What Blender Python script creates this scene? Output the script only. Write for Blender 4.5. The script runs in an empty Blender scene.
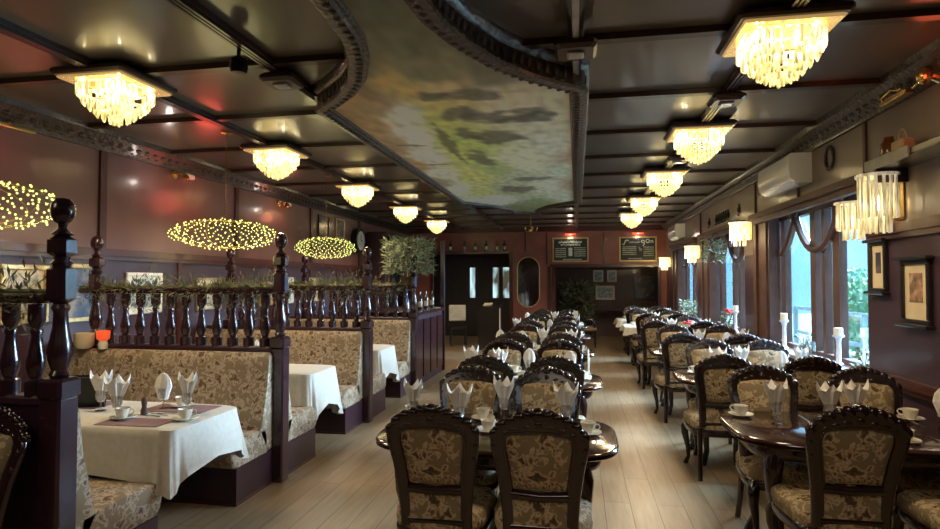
import bpy, math, random
from mathutils import Vector, Matrix
R=random.Random(7)
PI=math.pi
COL=bpy.context.scene.collection
# ------------------------------------------------------------------ helpers
class MB:
    def __init__(s): s.v=[]; s.f=[]
    def add(s,vs,fs):
        o=len(s.v); s.v+= [tuple(p) for p in vs]; s.f+=[tuple(i+o for i in f) for f in fs]
    def box(s,c,d,rot=(0,0,0)):
        hx,hy,hz=d[0]/2,d[1]/2,d[2]/2
        M=None
        if rot!=(0,0,0):
            from mathutils import Euler
            M=Euler(rot).to_matrix()
        vs=[]
        for z in(-hz,hz):
            for x,y in((-hx,-hy),(hx,-hy),(hx,hy),(-hx,hy)):
                p=Vector((x,y,z))
                if M: p=M@p
                vs.append((p.x+c[0],p.y+c[1],p.z+c[2]))
        s.add(vs,[(0,3,2,1),(4,5,6,7),(0,1,5,4),(1,2,6,5),(2,3,7,6),(3,0,4,7)])
        return s
    def b2(s,x0,x1,y0,y1,z0,z1): return s.box(((x0+x1)/2,(y0+y1)/2,(z0+z1)/2),(x1-x0,y1-y0,z1-z0))
    def bev(s,c,d,b=.01):
        # box with chamfered vertical and horizontal edges
        hx,hy,hz=d[0]/2,d[1]/2,d[2]/2
        def ring(ix,z):
            X,Y=hx-ix,hy-ix
            return [(-X+b,-Y),(X-b,-Y),(X,-Y+b),(X,Y-b),(X-b,Y),(-X+b,Y),(-X,Y-b),(-X,-Y+b)],z
        vs=[]
        for ix,z in((b,-hz),(0,-hz+b),(0,hz-b),(b,hz)):
            r,zz=ring(ix,z); vs+=[(p[0]+c[0],p[1]+c[1],zz+c[2]) for p in r]
        fs=[tuple(range(7,-1,-1)),tuple(range(24,32))]
        for k in range(3):
            for i in range(8):
                j=(i+1)%8; fs.append((k*8+i,k*8+j,k*8+8+j,k*8+8+i))
        s.add(vs,fs); return s
    def tube(s,pts,rads,n=8,sx=1.0):
        pts=[Vector(p) for p in pts]
        if not isinstance(rads,(list,tuple)): rads=[rads]*len(pts)
        t=(pts[1]-pts[0]).normalized()
        a=Vector((0,0,1)) if abs(t.z)<.9 else Vector((0,1,0))
        u=t.cross(a).normalized()
        vs=[]
        for i,p in enumerate(pts):
            if i==0:t=pts[1]-pts[0]
            elif i==len(pts)-1:t=pts[-1]-pts[-2]
            else:t=pts[i+1]-pts[i-1]
            t=t.normalized(); u=(u-t*u.dot(t)).normalized(); w=t.cross(u)
            for k in range(n):
                q=2*PI*k/n; vs.append(p+(u*math.cos(q)*sx+w*math.sin(q))*rads[i])
        fs=[]
        for i in range(len(pts)-1):
            for k in range(n):
                j=(k+1)%n; fs.append((i*n+k,i*n+j,i*n+n+j,i*n+n+k))
        fs.append(tuple(range(n-1,-1,-1))); fs.append(tuple(range((len(pts)-1)*n,len(pts)*n)))
        s.add(vs,fs); return s
    def lathe(s,prof,n=12,c=(0,0,0),rot=0):
        vs=[];fs=[]
        for r,z in prof:
            for k in range(n):
                q=2*PI*k/n+rot; vs.append((c[0]+r*math.cos(q),c[1]+r*math.sin(q),c[2]+z))
        for i in range(len(prof)-1):
            for k in range(n):
                j=(k+1)%n; fs.append((i*n+k,i*n+j,i*n+n+j,i*n+n+k))
        if prof[0][0]>1e-4: fs.append(tuple(range(n-1,-1,-1)))
        if prof[-1][0]>1e-4: fs.append(tuple(range((len(prof)-1)*n,len(prof)*n)))
        s.add(vs,fs); return s
    def ell(s,c,r,nu=8,nv=6,M=None):
        vs=[];fs=[]
        for i in range(nv+1):
            th=PI*i/nv
            for k in range(nu):
                ph=2*PI*k/nu
                p=Vector((r[0]*math.sin(th)*math.cos(ph),r[1]*math.sin(th)*math.sin(ph),-r[2]*math.cos(th)))
                if M: p=M@p
                vs.append((p.x+c[0],p.y+c[1],p.z+c[2]))
        for i in range(nv):
            for k in range(nu):
                j=(k+1)%nu; fs.append((i*nu+k,i*nu+j,i*nu+nu+j,i*nu+nu+k))
        s.add(vs,fs); return s
    def prism(s,poly,fn,w0,w1):
        n=len(poly)
        vs=[fn(u,v,w0) for u,v in poly]+[fn(u,v,w1) for u,v in poly]
        fs=[tuple(range(n-1,-1,-1)),tuple(range(n,2*n))]
        for i in range(n):
            j=(i+1)%n; fs.append((i,j,n+j,n+i))
        s.add(vs,fs); return s
    def rings(s,rings,cap0=True,cap1=True):
        n=len(rings[0]); vs=[p for r in rings for p in r]; fs=[]
        for i in range(len(rings)-1):
            for k in range(n):
                j=(k+1)%n; fs.append((i*n+k,i*n+j,i*n+n+j,i*n+n+k))
        if cap0: fs.append(tuple(range(n-1,-1,-1)))
        if cap1: fs.append(tuple(range((len(rings)-1)*n,len(rings)*n)))
        s.add(vs,fs); return s
    def quad(s,a,b,c,d): s.add([a,b,c,d],[(0,1,2,3)]); return s
    def build(s,name,m,parent=None,smooth=False,loc=None,rz=0):
        me=bpy.data.meshes.new(name); me.from_pydata(s.v,[],s.f); me.update()
        me.materials.append(m)
        if smooth:
            me.polygons.foreach_set('use_smooth',[True]*len(me.polygons))
            try: me.set_sharp_from_angle(angle=math.radians(50))
            except Exception: pass
        o=bpy.data.objects.new(name,me); COL.objects.link(o)
        if parent: o.parent=parent
        if loc: o.location=loc
        if rz: o.rotation_euler.z=rz
        return o
def tag(o,label=None,cat=None,group=None,kind=None):
    if label:o['label']=label
    if cat:o['category']=cat
    if group:o['group']=group
    if kind:o['kind']=kind
    return o
def thing(name,label,cat,loc=(0,0,0),rz=0,group=None):
    o=bpy.data.objects.new(name,None); COL.objects.link(o); o.location=loc; o.rotation_euler=(0,0,rz); o.empty_display_size=.1
    return tag(o,label,cat,group)
def copy_tree(o,parent=None):
    c=o.copy(); COL.objects.link(c); c.parent=parent
    for ch in list(o.children): copy_tree(ch,c)
    return c
class Proto:
    def __init__(s,fn): s.fn=fn; s.o=None
    def __call__(s,label,cat,loc,rz=0,group=None):
        if s.o is None: s.o=s.fn(); o=s.o
        else: o=copy_tree(s.o)
        o.location=loc; o.rotation_euler=(0,0,rz)
        return tag(o,label,cat,group)
def struct(name,mb,m,smooth=False):
    return tag(mb.build(name,m,smooth=smooth),kind='structure')
# ------------------------------------------------------------------ materials
def mat(name,col,rough=.5,metal=0,coat=0,col2=None,scale=8,detail=4,bump=0,bscale=None,emit=None,es=0,stretch=None,trans=0,alpha=None,spec=None,ramp=None):
    m=bpy.data.materials.new(name); m.use_nodes=True; nt=m.node_tree; N=nt.nodes; L=nt.links
    b=N['Principled BSDF']; b.inputs['Roughness'].default_value=rough; b.inputs['Metallic'].default_value=metal
    b.inputs['Coat Weight'].default_value=coat; b.inputs['Coat Roughness'].default_value=.1
    if spec is not None: b.inputs['Specular IOR Level'].default_value=spec
    b.inputs['Base Color'].default_value=(*col,1)
    tc=N.new('ShaderNodeTexCoord'); mp=N.new('ShaderNodeMapping'); L.new(tc.outputs['Object'],mp.inputs[0])
    if stretch: mp.inputs['Scale'].default_value=stretch
    if col2 is None: col2=tuple(min(1,c*1.25+.002) for c in col)
    nz=N.new('ShaderNodeTexNoise'); nz.inputs['Scale'].default_value=scale; nz.inputs['Detail'].default_value=detail
    L.new(mp.outputs[0],nz.inputs[0])
    rp=N.new('ShaderNodeValToRGB'); e=rp.color_ramp.elements
    e[0].position,e[1].position=(ramp or (.35,.65)); e[0].color=(*col,1); e[1].color=(*col2,1)
    L.new(nz.outputs[0],rp.inputs[0]); L.new(rp.outputs[0],b.inputs['Base Color'])
    if bump:
        n2=N.new('ShaderNodeTexNoise'); n2.inputs['Scale'].default_value=bscale or scale*3; L.new(mp.outputs[0],n2.inputs[0])
        bp=N.new('ShaderNodeBump'); bp.inputs['Strength'].default_value=bump; bp.inputs['Distance'].default_value=.01
        L.new(n2.outputs[0],bp.inputs['Height']); L.new(bp.outputs[0],b.inputs['Normal'])
    if emit:
        b.inputs['Emission Color'].default_value=(*emit,1); b.inputs['Emission Strength'].default_value=es
    if trans: b.inputs['Transmission Weight'].default_value=trans
    if alpha is not None: b.inputs['Alpha'].default_value=alpha
    return m
def carved(name,col,col2,rough=.3,scale=30):
    m=mat(name,col,rough,coat=.3,col2=col2,scale=scale)
    nt=m.node_tree;N=nt.nodes;L=nt.links;b=N['Principled BSDF']
    v=N.new('ShaderNodeTexVoronoi'); v.inputs['Scale'].default_value=scale; v.feature='SMOOTH_F1'
    tc=N['Texture Coordinate']; L.new(tc.outputs['Object'],v.inputs['Vector'])
    bp=N.new('ShaderNodeBump'); bp.inputs['Strength'].default_value=.6; bp.inputs['Distance'].default_value=.015
    L.new(v.outputs[0],bp.inputs['Height']); L.new(bp.outputs[0],b.inputs['Normal'])
    return m
def damask(name,cols,scale=9.,rough=.75):
    m=bpy.data.materials.new(name); m.use_nodes=True; nt=m.node_tree;N=nt.nodes;L=nt.links;b=N['Principled BSDF']
    b.inputs['Roughness'].default_value=rough
    tc=N.new('ShaderNodeTexCoord'); oi=N.new('ShaderNodeObjectInfo')
    nz=N.new('ShaderNodeTexNoise'); nz.inputs['Scale'].default_value=scale*.9; nz.inputs['Detail'].default_value=3
    L.new(tc.outputs['Object'],nz.inputs[0])
    mx=N.new('ShaderNodeVectorMath'); mx.operation='MULTIPLY_ADD'; mx.inputs[1].default_value=(.22,.22,.22)
    L.new(nz.outputs['Color'],mx.inputs[0]); L.new(tc.outputs['Object'],mx.inputs[2])
    vo=N.new('ShaderNodeTexVoronoi'); vo.inputs['Scale'].default_value=scale; vo.feature='F1'; L.new(mx.outputs[0],vo.inputs['Vector'])
    n2=N.new('ShaderNodeTexNoise'); n2.inputs['Scale'].default_value=scale*1.5; n2.inputs['Detail'].default_value=2; n2.inputs['Distortion'].default_value=1.3
    L.new(tc.outputs['Object'],n2.inputs[0])
    ad=N.new('ShaderNodeMath'); ad.operation='MULTIPLY_ADD'; ad.inputs[1].default_value=.55; L.new(vo.outputs['Distance'],ad.inputs[0]); L.new(n2.outputs[0],ad.inputs[2])
    rp=N.new('ShaderNodeValToRGB'); e=rp.color_ramp.elements
    pos=[.50,.60,.67,.74,.84]
    e[0].position=pos[0]; e[0].color=(*cols[0],1); e[1].position=pos[4]; e[1].color=(*cols[4],1)
    for i in(1,2,3):
        q=rp.color_ramp.elements.new(pos[i]); q.color=(*cols[i],1)
    L.new(ad.outputs[0],rp.inputs[0]); L.new(rp.outputs[0],b.inputs['Base Color'])
    bp=N.new('ShaderNodeBump'); bp.inputs['Strength'].default_value=.25; bp.inputs['Distance'].default_value=.005
    L.new(ad.outputs[0],bp.inputs['Height']); L.new(bp.outputs[0],b.inputs['Normal'])
    return m
def emis(name,col,st,col2=None,st2=None,scale=20):
    m=bpy.data.materials.new(name); m.use_nodes=True; nt=m.node_tree;N=nt.nodes;L=nt.links
    b=N['Principled BSDF']; b.inputs['Base Color'].default_value=(.9,.85,.6,1); b.inputs['Roughness'].default_value=.15
    b.inputs['Emission Color'].default_value=(*col,1); b.inputs['Emission Strength'].default_value=st
    if col2:
        tc=N.new('ShaderNodeTexCoord'); nz=N.new('ShaderNodeTexNoise'); nz.inputs['Scale'].default_value=scale; nz.inputs['Detail'].default_value=1
        mp=N.new('ShaderNodeMapping'); mp.inputs['Scale'].default_value=(1,1,.35); L.new(tc.outputs['Object'],mp.inputs[0]); L.new(mp.outputs[0],nz.inputs[0])
        rp=N.new('ShaderNodeValToRGB'); e=rp.color_ramp.elements; e[0].position=.4;e[1].position=.6
        e[0].color=(*[c*st2/st for c in col2],1); e[1].color=(*col,1)
        L.new(nz.outputs[0],rp.inputs[0]); L.new(rp.outputs[0],b.inputs['Emission Color'])
    return m
def clear(name,tint=(1,1,1),refl=.12,rough=.03):
    m=bpy.data.materials.new(name); m.use_nodes=True; nt=m.node_tree;N=nt.nodes;L=nt.links
    for n in list(N): N.remove(n)
    o=N.new('ShaderNodeOutputMaterial'); t=N.new('ShaderNodeBsdfTransparent'); t.inputs[0].default_value=(*tint,1)
    g=N.new('ShaderNodeBsdfGlossy'); g.inputs['Roughness'].default_value=rough; mx=N.new('ShaderNodeMixShader')
    lw=N.new('ShaderNodeLayerWeight'); lw.inputs[0].default_value=.35
    mm=N.new('ShaderNodeMath'); mm.operation='MULTIPLY_ADD'; mm.inputs[1].default_value=.7; mm.inputs[2].default_value=refl
    L.new(lw.outputs['Facing'],mm.inputs[0]); L.new(mm.outputs[0],mx.inputs[0]); L.new(t.outputs[0],mx.inputs[1]); L.new(g.outputs[0],mx.inputs[2]); L.new(mx.outputs[0],o.inputs[0])
    return m
def pane(name):
    m=clear(name,(.93,.97,1),.03); return m

M={}
M['wood']=mat('carved dark mahogany',(.011,.0045,.004),.16,coat=.6,col2=(.018,.007,.006),scale=14,bump=.12,bscale=40)
M['tabletop']=mat('polished table',(.028,.011,.008),.14,coat=.8,col2=(.045,.018,.012),scale=4,stretch=(1,6,1))
M['post']=mat('dark oxblood post wood',(.024,.008,.012),.25,coat=.6,col2=(.034,.010,.015),scale=6)
M['panel']=mat('dark aubergine panel',(.028,.009,.018),.4,coat=.2,col2=(.036,.012,.022),scale=3)
M['wallup']=mat('glossy rosewood panel',(.150,.064,.055),.36,coat=.25,col2=(.195,.088,.077),scale=2.2,stretch=(1,1,.5),bump=.15,bscale=6)
M['wallr']=mat('glossy taupe panel',(.18,.135,.11),.36,coat=.25,col2=(.22,.165,.135),scale=2.2,bump=.15,bscale=6)
M['walllow']=mat('dark plum wainscot',(.040,.018,.030),.42,coat=.15,col2=(.05,.022,.037),scale=3)
M['trim']=mat('dark red trim',(.06,.016,.014),.3,coat=.4)
M['crown']=carved('carved dark crown',(.025,.018,.015),(.05,.036,.03),.42,34)
M['frameC']=carved('carved ceiling moulding',(.05,.036,.03),(.10,.078,.066),.42,30)
M['ceil']=mat('glossy bronze ceiling',(.108,.090,.072),.28,coat=.35,col2=(.145,.120,.098),scale=1.2,bump=.12,bscale=5)
M['beam']=mat('dark ceiling batten',(.035,.016,.013),.3,coat=.3)
M['brass']=mat('polished brass',(.8,.55,.2),.22,metal=1,col2=(.9,.65,.28))
M['plate']=mat('lit brass plate',(.85,.55,.2),.25,metal=.8,emit=(1,.62,.22),es=.35)  # lamp light on the plate put into the material as weak emission
M['silver']=mat('polished strip',(.42,.40,.37),.25,coat=.6)
M['black']=mat('black metal',(.012,.012,.012),.35,metal=.4)
M['white']=mat('white plastic',(.88,.87,.80),.3,coat=.4,col2=(.9,.89,.83))
M['china']=mat('cream china',(.72,.68,.56),.2,coat=.5,col2=(.76,.72,.6))
M['linen']=mat('white linen napkin',(.78,.76,.70),.8,col2=(.84,.82,.76),scale=40,bump=.2,bscale=90)
M['cloth']=mat('cream tablecloth',(.60,.57,.49),.75,col2=(.66,.63,.55),scale=30,bump=.1,bscale=60)
M['mat']=mat('mauve placemat',(.20,.12,.13),.7)
M['steel']=mat('steel cutlery',(.7,.7,.7),.2,metal=1)
M['dam']=damask('gold leaf damask',[(.06,.036,.018),(.17,.108,.05),(.36,.265,.145),(.50,.39,.24),(.21,.155,.08)],12)
M['damb']=damask('booth damask',[(.10,.062,.042),(.20,.128,.08),(.38,.285,.19),(.48,.39,.28),(.24,.18,.11)],11)
M['cry1']=emis('lit crystal bright',(1,.88,.50),2.1,(1,.68,.22),.45,34)
M['cry2']=emis('lit crystal',(1,.82,.36),1.15,(.75,.52,.15),.2,46)
M['cry3']=emis('wall crystal',(1,.85,.5),1.6,(.8,.62,.3),.35,40)
M['cry4']=emis('faintly glowing crystal',(1,.85,.6),.35,(.5,.42,.3),.08,40)  # clear sconce rods, faint glow put into the material
M['led']=emis('fairy bulb',(.80,.92,.20),1.9)
M['bulb']=emis('warm bulb',(1,.85,.55),30)
M['glass']=clear('drinking glass',(.95,.95,.95),.15)
M['pane']=pane('window pane')
M['leaf']=mat('green leaf',(.05,.085,.025),.5,col2=(.14,.17,.06),scale=20)
M['leafg']=mat('olive garland leaf',(.07,.085,.035),.6,col2=(.20,.20,.10),scale=12)
M['leafd']=mat('dusty leaf',(.14,.18,.10),.6,col2=(.30,.34,.22),scale=25)
M['leafw']=mat('bright garden leaf',(.16,.36,.16),.6,col2=(.40,.62,.42),scale=2.5)
M['pot']=mat('clay pot',(.1,.06,.04),.6)
M['gold']=mat('gilt frame',(.55,.40,.16),.35,metal=.7,col2=(.7,.52,.24),scale=30)
M['black2']=mat('dark picture frame',(.015,.012,.012),.3,coat=.4)
M['cream']=mat('cream mount',(.62,.52,.32),.6,col2=(.68,.58,.38))
M['cream2']=mat('pale mount',(.62,.66,.6),.4)
M['candle']=mat('ivory candle',(.75,.72,.62),.5)
M['cwhite']=mat('white glazed stand',(.62,.66,.78),.25,coat=.4)
M['winframe']=mat('brown window frame',(.070,.032,.022),.55,coat=0,col2=(.10,.048,.035))
M['sill']=mat('grey sill',(.4,.38,.42),.35)
M['chalk']=mat('chalkboard',(.02,.026,.024),.5)
M['chalkw']=mat('chalk marks',(.62,.66,.55),.8,col2=(.45,.5,.33),scale=9)
M['chalky']=mat('yellow chalk',(.42,.42,.22),.8)
M['mirror']=mat('mirror glass',(.22,.22,.22),.05,metal=1)
M['bottle']=mat('dark glass bottle',(.01,.02,.012),.1,coat=.7)
M['bottle2']=mat('amber bottle',(.18,.08,.02),.1,coat=.7)
M['bottle3']=mat('blue glass bottle',(.02,.06,.2),.1,coat=.7)
M['label']=mat('bottle paper label',(.6,.55,.4),.7)
M['red']=mat('red glass holder',(.75,.05,.02),.3,emit=(1,.12,.03),es=.6)
M['flower']=mat('red petals',(.6,.03,.04),.6)
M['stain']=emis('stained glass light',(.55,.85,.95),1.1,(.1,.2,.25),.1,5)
M['stone']=mat('veined stone shelf',(.33,.32,.26),.35,col2=(.42,.4,.33),scale=14)
M['clockf']=mat('clock face',(.62,.60,.48),.4)
M['white2']=mat('white cover',(.6,.58,.52),.8)
def pic_mat(name,cols,scale=6):
    m=mat(name,cols[0],.35,coat=.5,col2=cols[2],scale=scale)
    rp=[n for n in m.node_tree.nodes if n.type=='VALTORGB'][0]
    q=rp.color_ramp.elements.new(.5); q.color=(*cols[1],1); return m
M['p1']=pic_mat('botanical print',[(.12,.13,.08),(.5,.46,.32),(.62,.57,.42)],14)
M['p2']=pic_mat('blue portrait canvas',[(.03,.05,.09),(.07,.10,.16),(.3,.25,.2)],5)
M['p3']=pic_mat('pale blue engraving',[(.12,.2,.26),(.38,.5,.55),(.6,.68,.66)],18)
M['p4']=pic_mat('cream engraving',[(.2,.17,.1),(.5,.45,.3),(.62,.58,.42)],10)
M['p5']=pic_mat('dark portrait',[(.01,.01,.02),(.05,.05,.09),(.2,.14,.1)],6)
M['p6']=pic_mat('lady portrait paint',[(.10,.13,.10),(.35,.18,.10),(.6,.4,.28)],16)

def floor_mat():
    m=bpy.data.materials.new('wood plank floor'); m.use_nodes=True; nt=m.node_tree;N=nt.nodes;L=nt.links;b=N['Principled BSDF']
    tc=N.new('ShaderNodeTexCoord'); mp=N.new('ShaderNodeMapping'); mp.inputs['Rotation'].default_value=(0,0,PI/2)
    L.new(tc.outputs['Object'],mp.inputs[0])
    br=N.new('ShaderNodeTexBrick'); br.inputs['Scale'].default_value=1; br.inputs['Brick Width'].default_value=1.5; br.inputs['Row Height'].default_value=.19
    br.inputs['Mortar Size'].default_value=.003; br.inputs['Color1'].default_value=(.30,.218,.130,1); br.inputs['Color2'].default_value=(.36,.265,.16,1); br.inputs['Mortar'].default_value=(.10,.07,.045,1)
    br.offset=.37
    L.new(mp.outputs[0],br.inputs[0])
    n1=N.new('ShaderNodeTexNoise'); n1.inputs['Scale'].default_value=3; n1.inputs['Detail'].default_value=6
    m2=N.new('ShaderNodeMapping'); m2.inputs['Scale'].default_value=(9,.8,1); L.new(tc.outputs['Object'],m2.inputs[0]); L.new(m2.outputs[0],n1.inputs[0])
    mx=N.new('ShaderNodeMix'); mx.data_type='RGBA'; mx.blend_type='MULTIPLY'; mx.inputs['Factor'].default_value=.55
    L.new(br.outputs[0],mx.inputs['A']); 
    rp=N.new('ShaderNodeValToRGB'); rp.color_ramp.elements[0].color=(.6,.58,.55,1); rp.color_ramp.elements[0].position=.3; rp.color_ramp.elements[1].color=(1.15,1.15,1.15,1); rp.color_ramp.elements[1].position=.7
    L.new(n1.outputs[0],rp.inputs[0]); L.new(rp.outputs[0],mx.inputs['B']); L.new(mx.outputs['Result'],b.inputs['Base Color'])
    b.inputs['Roughness'].default_value=.34
    bp=N.new('ShaderNodeBump'); bp.inputs['Strength'].default_value=.2; bp.inputs['Distance'].default_value=.004; L.new(br.outputs['Fac'],bp.inputs['Height']); bp.invert=True; L.new(bp.outputs[0],b.inputs['Normal'])
    return m
M['floor']=floor_mat()

# ------------------------------------------------------------------ room
XL,XR,YN,YB,ZC=-4.6,2.3,-1.2,15.8,3.12
YF=18.2
struct('floor',MB().b2(XL-.2,XR+.4,YN,YF+.2,-.1,0),M['floor'])
struct('ceiling',MB().b2(XL-.2,XR+.4,YN,YF+.2,ZC,ZC+.15),M['ceil'])
# left wall
struct('wall_left',MB().b2(XL-.2,XL,YN,YF,2.0,ZC).b2(XL-.2,XL,YN,YF,1.9,2.0),M['wallup'])
struct('wall_left_lower',MB().b2(XL-.2,XL-.004,YN,YF,0,1.9),M['walllow'])
t=MB().b2(XL,XL+.05,YN,YB,1.90,1.97).b2(XL,XL+.03,YN,YB,1.86,1.90); struct('trim_1',t,M['trim'])
t=MB()
for k in range(-1,7): t.b2(XL,XL+.025,2.62+2.28*k,2.70+2.28*k,1.97,3.0)
for k in range(-2,12): t.b2(XL,XL+.018,2.63+1.14*k,2.68+1.14*k,.1,1.86)
struct('trim_2',t,M['trim'])
# crown: profile swept along y
def crown(name,x,sg):
    prof=[(0,2.93),(.03,2.93),(.035,2.96),(.07,2.99),(.11,3.06),(.13,3.07),(.14,ZC),(0,ZC)]
    m=MB(); rs=[]
    for y in (YN,YB): rs.append([(x+sg*p,y,z) for p,z in prof])
    m.rings(rs)
    y=YN+.05
    while y<YB:
        m.ell((x+sg*.072,y,3.01),(.03,.05,.022),6,4); m.ell((x+sg*.05,y+.055,2.98),(.015,.03,.018),5,3); y+=.12
    struct(name,m,M['crown'],True)
crown('trim_3',XL,1); crown('trim_4',XR,-1)
# right wall with window openings
W=[(5.18,8.02),(8.66,11.3),(11.9,14.6)]
ZS,ZT=.86,2.44
XO=2.62
m=MB()
ys=[YN]+[a for w in W for a in w]+[YB+2.4]
for i in range(0,len(ys),2): m.b2(XR,XO,ys[i],ys[i+1],2.0,ZC)
for a,b in W: m.b2(XR,XO,a,b,ZT,ZC)
struct('wall_right',m,M['wallr'])
m=MB()
for i in range(0,len(ys),2): m.b2(XR+.004,XO,ys[i],ys[i+1],0,2.0)
for a,b in W: m.b2(XR+.004,XO,a,b,0,ZS-.02)
struct('wall_right_lower',m,M['walllow'])
t=MB()
for i in range(0,len(ys)-2,2): 
    y0,y1=ys[i],min(ys[i+1],YB)
    t.b2(XR-.05,XR,y0,y1,.90,.96).b2(XR-.03,XR,y0,y1,.86,.90)
t.b2(XR-.05,XR,YN,5.12,2.0,2.07).b2(XR-.03,XR,YN,5.12,1.96,2.0)
struct('trim_5',t,M['trim'])
t=MB()   # door-head style mouldings over the windows and casings
for a,b in W:
    t.b2(XR-.10,XR,a-.06,b+.06,2.44,2.50).b2(XR-.06,XR,a-.04,b+.04,2.38,2.44)
    t.b2(XR-.03,XR,b,b+.12,.9,2.4)
for y in (5.15,6.6,8.08,11.5): t.b2(XR-.02,XR,y-.02,y+.02,2.5,2.95)
struct('trim_6',t,M['winframe'])
for i,(a,b) in enumerate(W):
    wn=tag(bpy.data.objects.new('window_%d'%(i+1),None),kind='structure'); COL.objects.link(wn)
    fr=MB(); xg=2.5; L=b-a
    zin=ZT
    fr.b2(xg-.04,xg+.04,a,b,ZS,ZS+.06).b2(xg-.04,xg+.04,a,b,zin-.06,zin)
    # panelled jambs at far end
    fr.b2(XR,xg-.041,b-.30,b,ZS,zin)
    fr.b2(XR+.02,xg-.06,b-.36,b-.301,ZS,zin)
    if i==0: mull=[(5.2,.05),(6.16,.15),(6.45,.07),(6.72,.13),(7.62,.13),(7.9,.1)]
    else:
        mull=[(a+.03,.05),(a+L*.2,.15),(a+L*.34,.07),(a+L*.47,.13),(a+L*.78,.13),(b-.1,.1)]
    for y,w_ in mull: fr.b2(xg-.035,xg+.035,y-w_/2,y+w_/2,ZS,zin)
    fr.build('window_frame',M['winframe'],wn)
    # curved swag shaped timber loops
    sw=MB(); yc=[6.56,7.72] if i==0 else [a+L*.35,a+L*.78]
    hw=.62 if i==0 else L*.215
    for c in yc:
        pts=[]
        for k in range(15):
            q=-1+2*k/14; y=c+q*hw
            if y>b-.36 or y<a: continue
            pts.append((xg-.05,y,1.97+(zin-1.97)*abs(q)**2.3))
        sw.tube(pts,.035,6,sx=1.2)
    sw.build('swag_muntin',M['winframe'],wn,True)
    MB().b2(xg+.004,xg+.010,a,b,ZS+.06,zin-.06).build('pane',M['pane'],wn)
    MB().b2(XR-.05,xg-.04,a-.05,b+.0,ZS-.03,ZS+.005).build('window_sill',M['sill'],wn)
# near wall
struct('wall_near',MB().b2(XL-.2,XO,YN-.2,YN,0,ZC),M['walllow'])
# back wall, vestibule on the left, alcove on the right
M['wallb']=mat('red rosewood back panel',(.22,.072,.052),.4,coat=.2,col2=(.29,.10,.074),scale=2.2)
m=MB().b2(XL,-3.98,YB,YB+.15,1.9,ZC).b2(-3.98,-1.78,YB,YB+.15,2.40,ZC).b2(-1.78,-.58,YB,YB+.15,0,ZC).b2(-.58,2.16,YB,YB+.15,2.04,ZC).b2(2.16,XR,YB,YB+.15,0,ZC).b2(XL,-3.98,YB,YB+.15,0,1.9)
struct('wall_back',m,M['wallb'])
M['vest']=mat('dark vestibule panel',(.02,.016,.018),.5)
M['alc']=mat('dark alcove panel',(.075,.035,.03),.45,coat=.2)
struct('wall_vestibule',MB().b2(XL,-1.5,17.2,17.35,0,ZC).b2(-1.6,-1.45,YB+.15,17.2,0,ZC),M['vest'])
struct('wall_alcove',MB().b2(-.9,XR,17.9,18.05,0,ZC).b2(-.95,-.8,YB+.15,17.9,0,ZC),M['alc'])
t=MB().b2(-4.05,-3.96,YB-.04,YB,0,2.42).b2(-1.82,-1.72,YB-.04,YB,0,2.42).b2(-4.1,-1.7,YB-.16,YB,2.40,2.46)
t.b2(-.66,-.56,YB-.05,YB,0,2.04).b2(-.78,-.70,YB-.04,YB,0,2.04).b2(2.08,2.16,YB-.04,YB,0,2.04).b2(-.7,XR,YB-.07,YB,2.02,2.10)
t.b2(.68,.72,YB-.02,YB,2.1,2.95).b2(-.82,-.78,YB-.02,YB,2.1,2.95)
t.b2(XL,XR,YB-.08,YB,2.98,ZC).b2(-1.4,-1.36,YB-.012,YB,2.46,2.98)
struct('trim_7',t,M['trim'])
struct('baseboard_left',MB().b2(XL,XL+.02,YN,YB,0,.12),M['panel'])
struct('baseboard_right',MB().b2(XR-.02,XR,YN,YB,0,.12),M['panel'])
# ceiling battens
t=MB()
k=-3
while 3.52+1.135*k<YB:
    y=3.52+1.135*k; t.b2(XL,XR,y-.035,y+.035,ZC-.04,ZC); k+=1
struct('trim_8',t,M['beam'])
t=MB()
for x in (-3.2,1.13,-2.0,0.0):
    for a_,b_ in ((-.035,-.018),(-.008,.008),(.018,.035)): t.b2(x+a_,x+b_,YN,YB,ZC-.055,ZC)
    t.b2(x-.045,x+.045,YN,YB,ZC-.03,ZC)
struct('trim_9',t,M['beam'])
t=MB().b2(-.018,.018,YN,3.95,ZC-.10,ZC-.056).b2(-2.016,-1.984,3.8,4.15,ZC-.08,ZC-.056); struct('trim_10',t,M['silver'])

# ------------------------------------------------------------------ mural panel
HR=[(-.72,1.7),(-.70,2.1),(-.68,2.45),(-.655,2.75),(-.58,3.02),(-.44,3.35),(-.27,3.60),(-.1,3.78),(.06,3.93),
    (.06,5.5),(.06,7.5),(.06,9.55),(-.1,9.72),(-.27,9.92),(-.44,10.15),(-.58,10.5),(-.655,10.8),(-.68,11.1)]
CXM=-.93
HL=[(2*CXM-x,y+(.12 if y<6 else -.2)) for x,y in HR][::-1]
OUT=HR+HL
def inside(x,y,P):
    c=False; n=len(P); j=n-1
    for i in range(n):
        if (P[i][1]>y)!=(P[j][1]>y) and x<(P[j][0]-P[i][0])*(y-P[i][1])/(P[j][1]-P[i][1])+P[i][0]: c=not c
        j=i
    return c
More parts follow.
